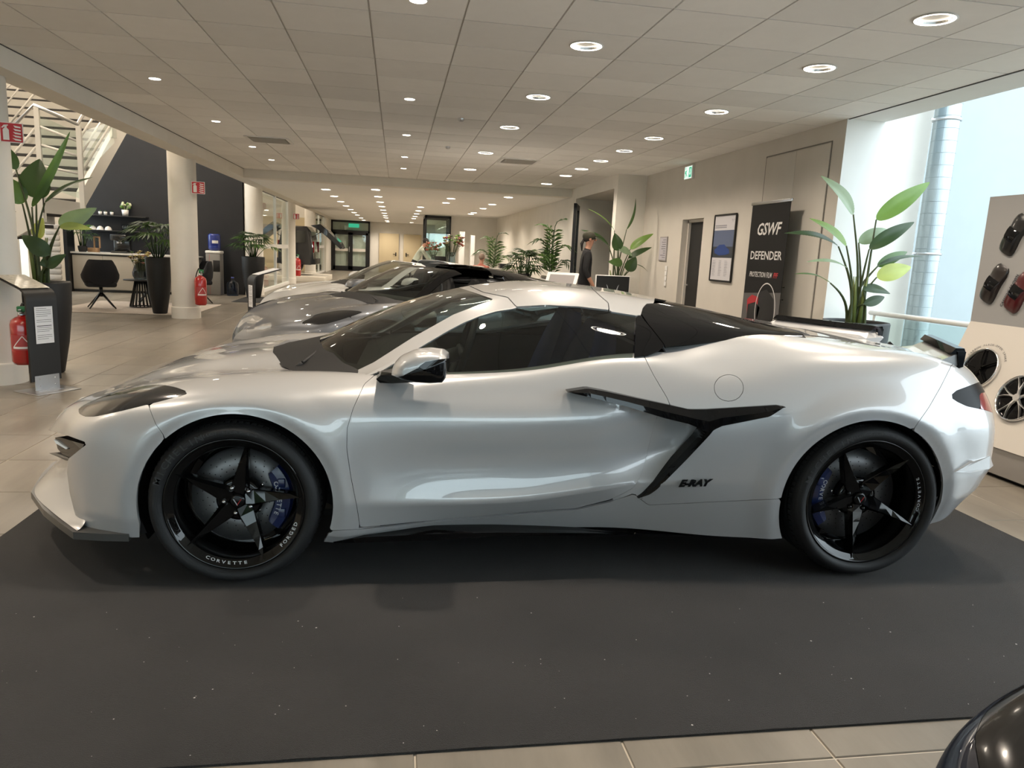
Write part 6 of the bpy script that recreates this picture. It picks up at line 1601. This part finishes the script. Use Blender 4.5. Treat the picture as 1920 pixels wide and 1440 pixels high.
# black framed door portal in the right rear wall
pr2 = empty('door_5', (4.80, 14.6, 0)); pr2['kind'] = 'structure'
b = MB()
for y in (-1.40, -.45, .45, 1.38): b.box((-.08, y-.05, 0), (0, y+.05, 2.5))
b.box((-.08, -1.45, 2.40), (0, 1.45, 2.52)); b.build('door_frame', 'frame_black', pr2)
b = MB(); b.box((-.04, -1.4, .05), (-.035, 1.4, 2.40)); b.build('pane', 'clear_glass', pr2)
lf = empty('door_6', (3.90, 15.85, 0), math.radians(-18)); lf['kind'] = 'structure'
b = MB(); b.box((-.03, -.95, .02), (.03, -.85, 2.45)); b.box((-.03, -.10, .02), (.03, 0, 2.45)); b.box((-.03, -.95, 2.35), (.03, 0, 2.45)); b.box((-.03, -.95, .02), (.03, 0, .2)); b.build('door_leaf', 'frame_black', lf)
b = MB(); b.box((-.004, -.85, .2), (.004, -.10, 2.35)); b.build('pane', 'clear_glass', lf)
b = MB(); b.tube([(-.03, -.9, 1.0), (-.09, -.9, 1.0), (-.09, -.78, 1.0)], .012, 8); b.build('door_handle', 'steel', lf)
b = MB(); b.box((4.83, 13.1, 0), (4.86, 16.1, 2.62)); struct('wall_portal', b, 'dark_wall')
# emblem screen, plinth and tilted tablet
q0, q1 = at_y(1117, 515, 11.3), at_y(1181, 519, 11.3); es = empty('emblem_screen', ((q0[0]+q1[0])/2, 11.3, 0), 0, 'black screen with silver winged emblem behind the car roof', 'screen'); W = (q1[0]-q0[0])/2; zt = q0[2]
b = MB(); b.bbox((-W, -.02, zt-.62), (W, .02, zt), .006); b.build('panel', 'trim_white', es)
b = MB(); b.box((-W+.012, -.024, zt-.61), (W-.012, -.02, zt-.012)); b.build('screen_face', 'frame_black', es)
b = MB(); b.box((-.15, -.1, 0), (.15, .1, .02)); b.tube([(0, 0, .02), (0, 0, zt-.62)], .03, 10); b.build('foot', 'frame_black', es)
b = MB()
for s in (-1, 1):
    for k, (x0, z0, x1, z1, w) in enumerate(((.0, -.40, .105, -.14, .022), (.0, -.36, .095, -.20, .012), (.0, -.33, .07, -.22, .010))):
        b.add([(s*x0, -.026, zt+z0), (s*(x0+w), -.026, zt+z0+.02), (s*x1, -.026, zt+z1), (s*(x1-w), -.026, zt+z1-.03)], [(0,1,2,3)])
b.build('emblem', 'letter_silver', es)
low_box('white_plinth', 'white plinth in front of the emblem screen', 1130, 1194, 549, 10.2, .45, 'trim_white', 'plinth')
td = empty('tilted_tablet', (at_y(1052, 530, 10.75)[0], 10.75, 0), math.radians(-25), 'white tilted tablet lectern behind the white car roof', 'lectern')
b = MB(); b.bbox((-.05, -.05, .02), (.05, .05, .95), .01); b.build('post', 'trim_white', td); b = MB(); b.bbox((-.18, -.18, 0), (.18, .18, .02), .004); b.build('foot', 'trim_white', td)
R_ = Matrix.Rotation(.75, 3, 'X'); b = MB(); b.box((-.24, -.18, .985), (.24, .18, 1.01), rot=R_); b.build('tablet', 'trim_white', td)
b = MB(); b.box((-.19, -.13, 1.0115), (.19, .13, 1.0125), rot=R_, org=(0, 0, .9975)); b.build('tablet_screen', 'frame_grey', td)
b = MB(); b.box((.02, -.24, .93), (.22, -.2, .95), rot=R_, org=(0, 0, .9975)); b.build('leaflet', 'paper', td)
# ------------------------------------------------------------------ people
mat('skin', (.42, .22, .15), .55); mat('hair_dark', (.012, .009, .008), .6); mat('shirt_mint', (.42, .46, .38), .8); mat('cloth_black', (.008, .008, .010), .85); mat('hair_grey', (.25, .18, .14), .7); mat('shirt_coral', (.42, .14, .10), .8); mat('cap_olive', (.035, .034, .02), .8)
def person(name, label, loc, rz, J, E, mats, matfn, extra=()):
    """J: joint -> (pos, radius); E: edges. Skin + subdivision gives one continuous body"""
    root = empty(name, loc, rz, label, 'person')
    names = list(J); me = bpy.data.meshes.new('body'); me.from_pydata([J[n][0] for n in names], [(names.index(a_), names.index(c_)) for a_, c_ in E], [])
    o = bpy.data.objects.new('body', me); COL.objects.link(o)
    m = o.modifiers.new('s', 'SKIN'); m.use_smooth_shade = True; m2 = o.modifiers.new('u', 'SUBSURF'); m2.levels = 2; m2.render_levels = 2
    for i, n in enumerate(names):
        sv = me.skin_vertices[0].data[i]; r = J[n][1]; sv.radius = r if isinstance(r, tuple) else (r, r); sv.use_root = (n == 'pelvis')
    dg = bpy.context.evaluated_depsgraph_get(); m3 = bpy.data.meshes.new_from_object(o.evaluated_get(dg)); bpy.data.objects.remove(o)
    for mk in mats: m3.materials.append(M[mk])
    P = np.array([J[n][0] for n in names])
    for p in m3.polygons:
        k = int(np.argmin(np.linalg.norm(P-np.array(p.center), axis=1))); p.material_index = matfn(names[k]); p.use_smooth = True
    ob = bpy.data.objects.new('body', m3); COL.objects.link(ob); ob.parent = root
    for nm, mb, mk in extra: mb.build(nm, mk, root)
    return root
def hand(side, wrist, d, J, E, pre):
    """five short finger chains rooted in the palm"""
    wv = Vector(wrist); d = Vector(d).normalized(); s = d.cross(Vector((0, 0, 1))); s = s.normalized() if s.length > .1 else Vector((1, 0, 0)); dn = Vector((0, 0, -1))
    J[pre+'palm'] = (tuple(wv+d*.05), (.034, .018)); E.append((pre+'wrist', pre+'palm'))
    for k, (o_, l) in enumerate(((-.026, .062), (-.009, .072), (.009, .068), (.026, .052))):
        a_ = wv+d*.09+s*o_; J[f'{pre}f{k}a'] = (tuple(a_), .0095); J[f'{pre}f{k}b'] = (tuple(a_+d*l*.6+dn*.012), .0085); J[f'{pre}f{k}c'] = (tuple(a_+d*l+dn*.034), .0075)
        E += [(pre+'palm', f'{pre}f{k}a'), (f'{pre}f{k}a', f'{pre}f{k}b'), (f'{pre}f{k}b', f'{pre}f{k}c')]
    t = wv+d*.04+s*.04; J[pre+'ta'] = (tuple(t), .010); J[pre+'tb'] = (tuple(t+d*.035+s*.022+dn*.01), .009); E += [(pre+'palm', pre+'ta'), (pre+'ta', pre+'tb')]
def figure(lean, arm_l, arm_r, seated=False, head=(0, 0)):
    """upright adult facing -y; lean tips the trunk forward (radians)"""
    c, s = math.cos(lean), math.sin(lean); hz = .95 if not seated else .50
    T = lambda x, h, f=0.0: (x, -(s*h)-f*c, hz+c*h-f*s*0)
    J, E = {}, []
    J['pelvis'] = ((0, 0, hz), (.155, .115)); J['waist'] = (T(0, .18), (.145, .11)); J['chest'] = (T(0, .40), (.17, .12)); J['neckb'] = (T(0, .53), (.07, .065)); J['neck'] = (T(0, .585, .015), .052)
    J['chin'] = (T(0, .645, .03), (.062, .068)); J['head'] = (T(0, .72, .025), (.075, .09)); J['crown'] = (T(0, .79, .015), (.06, .07))
    E += [('pelvis', 'waist'), ('waist', 'chest'), ('chest', 'neckb'), ('neckb', 'neck'), ('neck', 'chin'), ('chin', 'head'), ('head', 'crown')]
    for pre, sx, (el, wr) in (('l_', 1, arm_l), ('r_', -1, arm_r)):
        J[pre+'shoulder'] = (T(sx*.19, .47), .068); J[pre+'elbow'] = (el, .045); J[pre+'wrist'] = (wr, .03)
        E += [('chest', pre+'shoulder'), (pre+'shoulder', pre+'elbow'), (pre+'elbow', pre+'wrist')]
        hand(sx, wr, Vector(wr)-Vector(el), J, E, pre)
        J[pre+'hip'] = ((sx*.10, 0, hz-.05), .10); E.append(('pelvis', pre+'hip'))
        if seated: J[pre+'knee'] = ((sx*.12, -.44, .50), .065); J[pre+'ankle'] = ((sx*.12, -.44, .09), .045); J[pre+'toe'] = ((sx*.13, -.60, .04), .04)
        else: J[pre+'knee'] = ((sx*.11, -.02, .50), .068); J[pre+'ankle'] = ((sx*.11, .02, .09), .045); J[pre+'toe'] = ((sx*.13, -.14, .04), .04)
        E += [(pre+'hip', pre+'knee'), (pre+'knee', pre+'ankle'), (pre+'ankle', pre+'toe')]
    return J, E, T
def head_bits(T, hair, cap=None):
    out = []; hd = Vector(T(0, .72, .025)); b = MB()
    b.sphere(hd+Vector((0, .022, .028)), .096, 16, 10, sc=(.86, 1.0, .95)); out.append(('hair', b, hair))
    b = MB(); b.sphere(hd+Vector((0, -.098, -.012)), .017, 8, 6, sc=(.8, 1.2, 1.3)); out.append(('nose', b, 'skin'))
    for s in (-1, 1):
        b = MB(); b.sphere(hd+Vector((s*.03, -.085, .012)), .010, 8, 6); out.append(('eye', b, 'hair_dark'))
        b = MB(); b.sphere(hd+Vector((s*.078, .0, -.005)), .026, 8, 6, sc=(.35, .8, 1.2)); out.append(('ear', b, 'skin'))
    b = MB(); b.sphere(hd+Vector((0, -.086, -.055)), .02, 8, 6, sc=(1.1, .4, .3)); out.append(('mouth', b, 'fl_pink'))
    if cap:
        b = MB(); b.sphere(hd+Vector((0, .015, .045)), .104, 18, 10, sc=(.9, 1.05, .85)); b.prism([tuple(hd+Vector(p)) for p in ((-.075, -.08, .05), (-.05, -.17, .035), (0, -.195, .03), (.05, -.17, .035), (.075, -.08, .05))], (0, 0, .008)); out.append(('cap', b, cap))
        b = MB(); b.tube([tuple(hd+Vector((0, .09, .0))), tuple(hd+Vector((0, .13, -.08))), tuple(hd+Vector((0, .12, -.20)))], [.02, .026, .008], 8); out.append(('ponytail', b, hair))
    return out
def cloth(top, bottom):
    def f(n):
        if n in ('chin', 'head', 'crown', 'neck') or 'palm' in n or n[2:3] == 'f' and n[0] in 'lr' or n[2:] in ('ta', 'tb', 'wrist'): return 0
        if n in ('waist', 'chest', 'neckb') or 'shoulder' in n or 'elbow' in n: return 1
        return 2
    return f
# man leaning over the desk, facing right (+x)
J, E, T = figure(.50, ((.24, -.42, 1.08), (.12, -.62, 1.02)), ((-.24, -.42, 1.08), (-.10, -.64, 1.02)))
pm = at_y(789, 480, 22.1)
person('person', 'man with dark beard in a pale mint shirt leaning over the reception desk', (pm[0]-.2, 22.25, 0), math.radians(90), J, E, ['skin', 'shirt_mint', 'cloth_black'], cloth(1, 2), head_bits(T, 'hair_dark'))
# person in black with cap, walking to the right
J, E, T = figure(.04, ((.25, .02, 1.16), (.24, -.10, .93)), ((-.25, .02, 1.16), (-.24, -.12, .93)))
pk = at_y(1102, 500, 11.9); person('person', 'person dressed in black with an olive cap walking past the portal', (pk[0]-.05, 11.9, 0), math.radians(82), J, E, ['skin', 'cloth_black', 'cloth_black'], cloth(1, 2), head_bits(T, 'hair_dark', 'cap_olive'))
# seated person with grey blond hair in coral, back to the camera
J, E, T = figure(.10, ((.25, -.12, .78), (.12, -.36, .76)), ((-.25, -.12, .78), (-.12, -.36, .76)), seated=True)
pc = at_y(902, 490, 19.6); person('person', 'seated person with blond hair in a coral top behind the white desk cabinet', (pc[0], 19.75, 0), math.radians(150), J, E, ['skin', 'shirt_coral', 'cloth_black'], cloth(1, 2), head_bits(T, 'hair_grey'))
lounge_chair('dark chair under the seated person in coral', (pc[0], 19.78, .0), math.radians(150))
# ------------------------------------------------------------------ dark off roader with raised tailgate behind the glass
mat('suv_paint', (.012, .014, .017), .3, coat=1.0, metal=.3); mat('suv_glass', (.02, .025, .025), .08, coat=1.0); mat('plinth_white', (.66, .62, .54), .7)
sx1 = at_y(588, 470, 28.6)[0]
b = MB(); b.bbox((sx1-4.9, 27.05, 0), (sx1+.55, 30.2, .20), .01); o = b.build('car_plinth', 'plinth_white'); tag(o, 'low white plinth under the dark off roader', 'plinth')
su = empty('off_roader', (sx1, 28.6, .20), 0, 'dark off roader with raised tailgate on a white plinth', 'car')
prof = [(-4.65, .45), (-4.7, .85), (-4.5, 1.05), (-3.55, 1.15), (-2.9, 1.72), (-2.5, 1.80), (-.15, 1.78), (.0, 1.60), (.08, 1.05), (.10, .55), (0, .40)]
b = MB(); G = []
for y, k in ((-.98, .97), (-.90, 1.0), (.90, 1.0), (.98, .97)): G.append([(x, y*(1 if z < 1.1 else .86), .4+(z-.4)*k) for x, z in prof])
b.grid(G, smooth=False); b.f += [list(range(11)), [33+j for j in range(11)]]; b.sm += [False]*2; b.mi += [0]*2; b.build('body', 'suv_paint', su)
for x0, x1, z0, z1 in ((-2.75, -1.75, 1.15, 1.62), (-1.70, -.85, 1.15, 1.64), (-.80, -.2, 1.18, 1.62)):
    b = MB(); b.prism([(x0, -.925, z0), (x1, -.925, z0), (x1, -.86, z1), (x0+.25*(x0 < -2), -.86, z1)], (0, .03, 0)); b.build('side_window', 'suv_glass', su)
for x in (-3.85, -.85):
    for y in (-.98, .72):
        b = MB(); b.lathe([(0, 0), (.24, 0), (.25, -.02), (.36, -.02), (.38, .02), (.38, .24), (.2, .26), (0, .26)], 28, org=(x, y, .38), axis='y'); b.build('wheel', 'tyre', su)
tg = [(-.02, 1.82), (.30, 1.88), (.62, 1.62), (1.0, 1.28), (1.12, 1.06), (1.04, 1.02), (.58, 1.42), (.22, 1.70)]
b = MB(); b.prism([(x, -.80, z) for x, z in tg], (0, 1.6, 0)); b.build('tailgate', 'suv_paint', su)
b = MB(); b.prism([(.30, -.7, 1.885), (.60, -.7, 1.645), (.60, .7, 1.645), (.30, .7, 1.885)], (.01, 0, .01)); b.build('tailgate_window', 'suv_glass', su)
for s in (-.88, .80): b = MB(); b.bbox((.05, s, .85), (.12, s+.08, 1.25), .01); b.build('tail_lamp', 'tail_red', su)
b = MB(); b.bbox((-.05, -.9, .42), (.16, .9, .62), .02); b.build('rear_bumper', 'car_black', su)
for s in (-.7,): b = MB(); b.tube([(-.1, s, 1.3), (.45, s, 1.68)], .012, 6); b.build('gas_strut', 'frame_black', su)
# ------------------------------------------------------------------ the cars
build_car('sports_car', 'pearl white sports car with black wheels and white hard roof on the black carpet', 'paint_white', 'paint_white', 'paint_white', loc=(CAR_O[0], CAR_O[1], .011), rz=CAR_YAW)
build_car('sports_car', 'grey open sports car with black windscreen frame behind the white car', 'paint_grey', 'car_black_gloss', 'car_black_gloss', 'seat_black', (-.61, 7.83, 0), .5316, drop=('roof', 'window', 'spoiler'), bar='car_black_gloss')
build_car('sports_car', 'white open sports car parked furthest back, behind the grey car', 'paint_arctic', 'paint_arctic', 'paint_arctic', 'seat_black', (-.89, 10.63, 0), .419, drop=('roof', 'window'), sail='paint_arctic')
build_car('sports_car', 'dark navy car of which only a glossy corner shows at the bottom right edge', 'paint_navy', 'paint_navy', 'paint_navy', 'seat_black', (1.515, .075, 0), 0.0, drop=('window',))
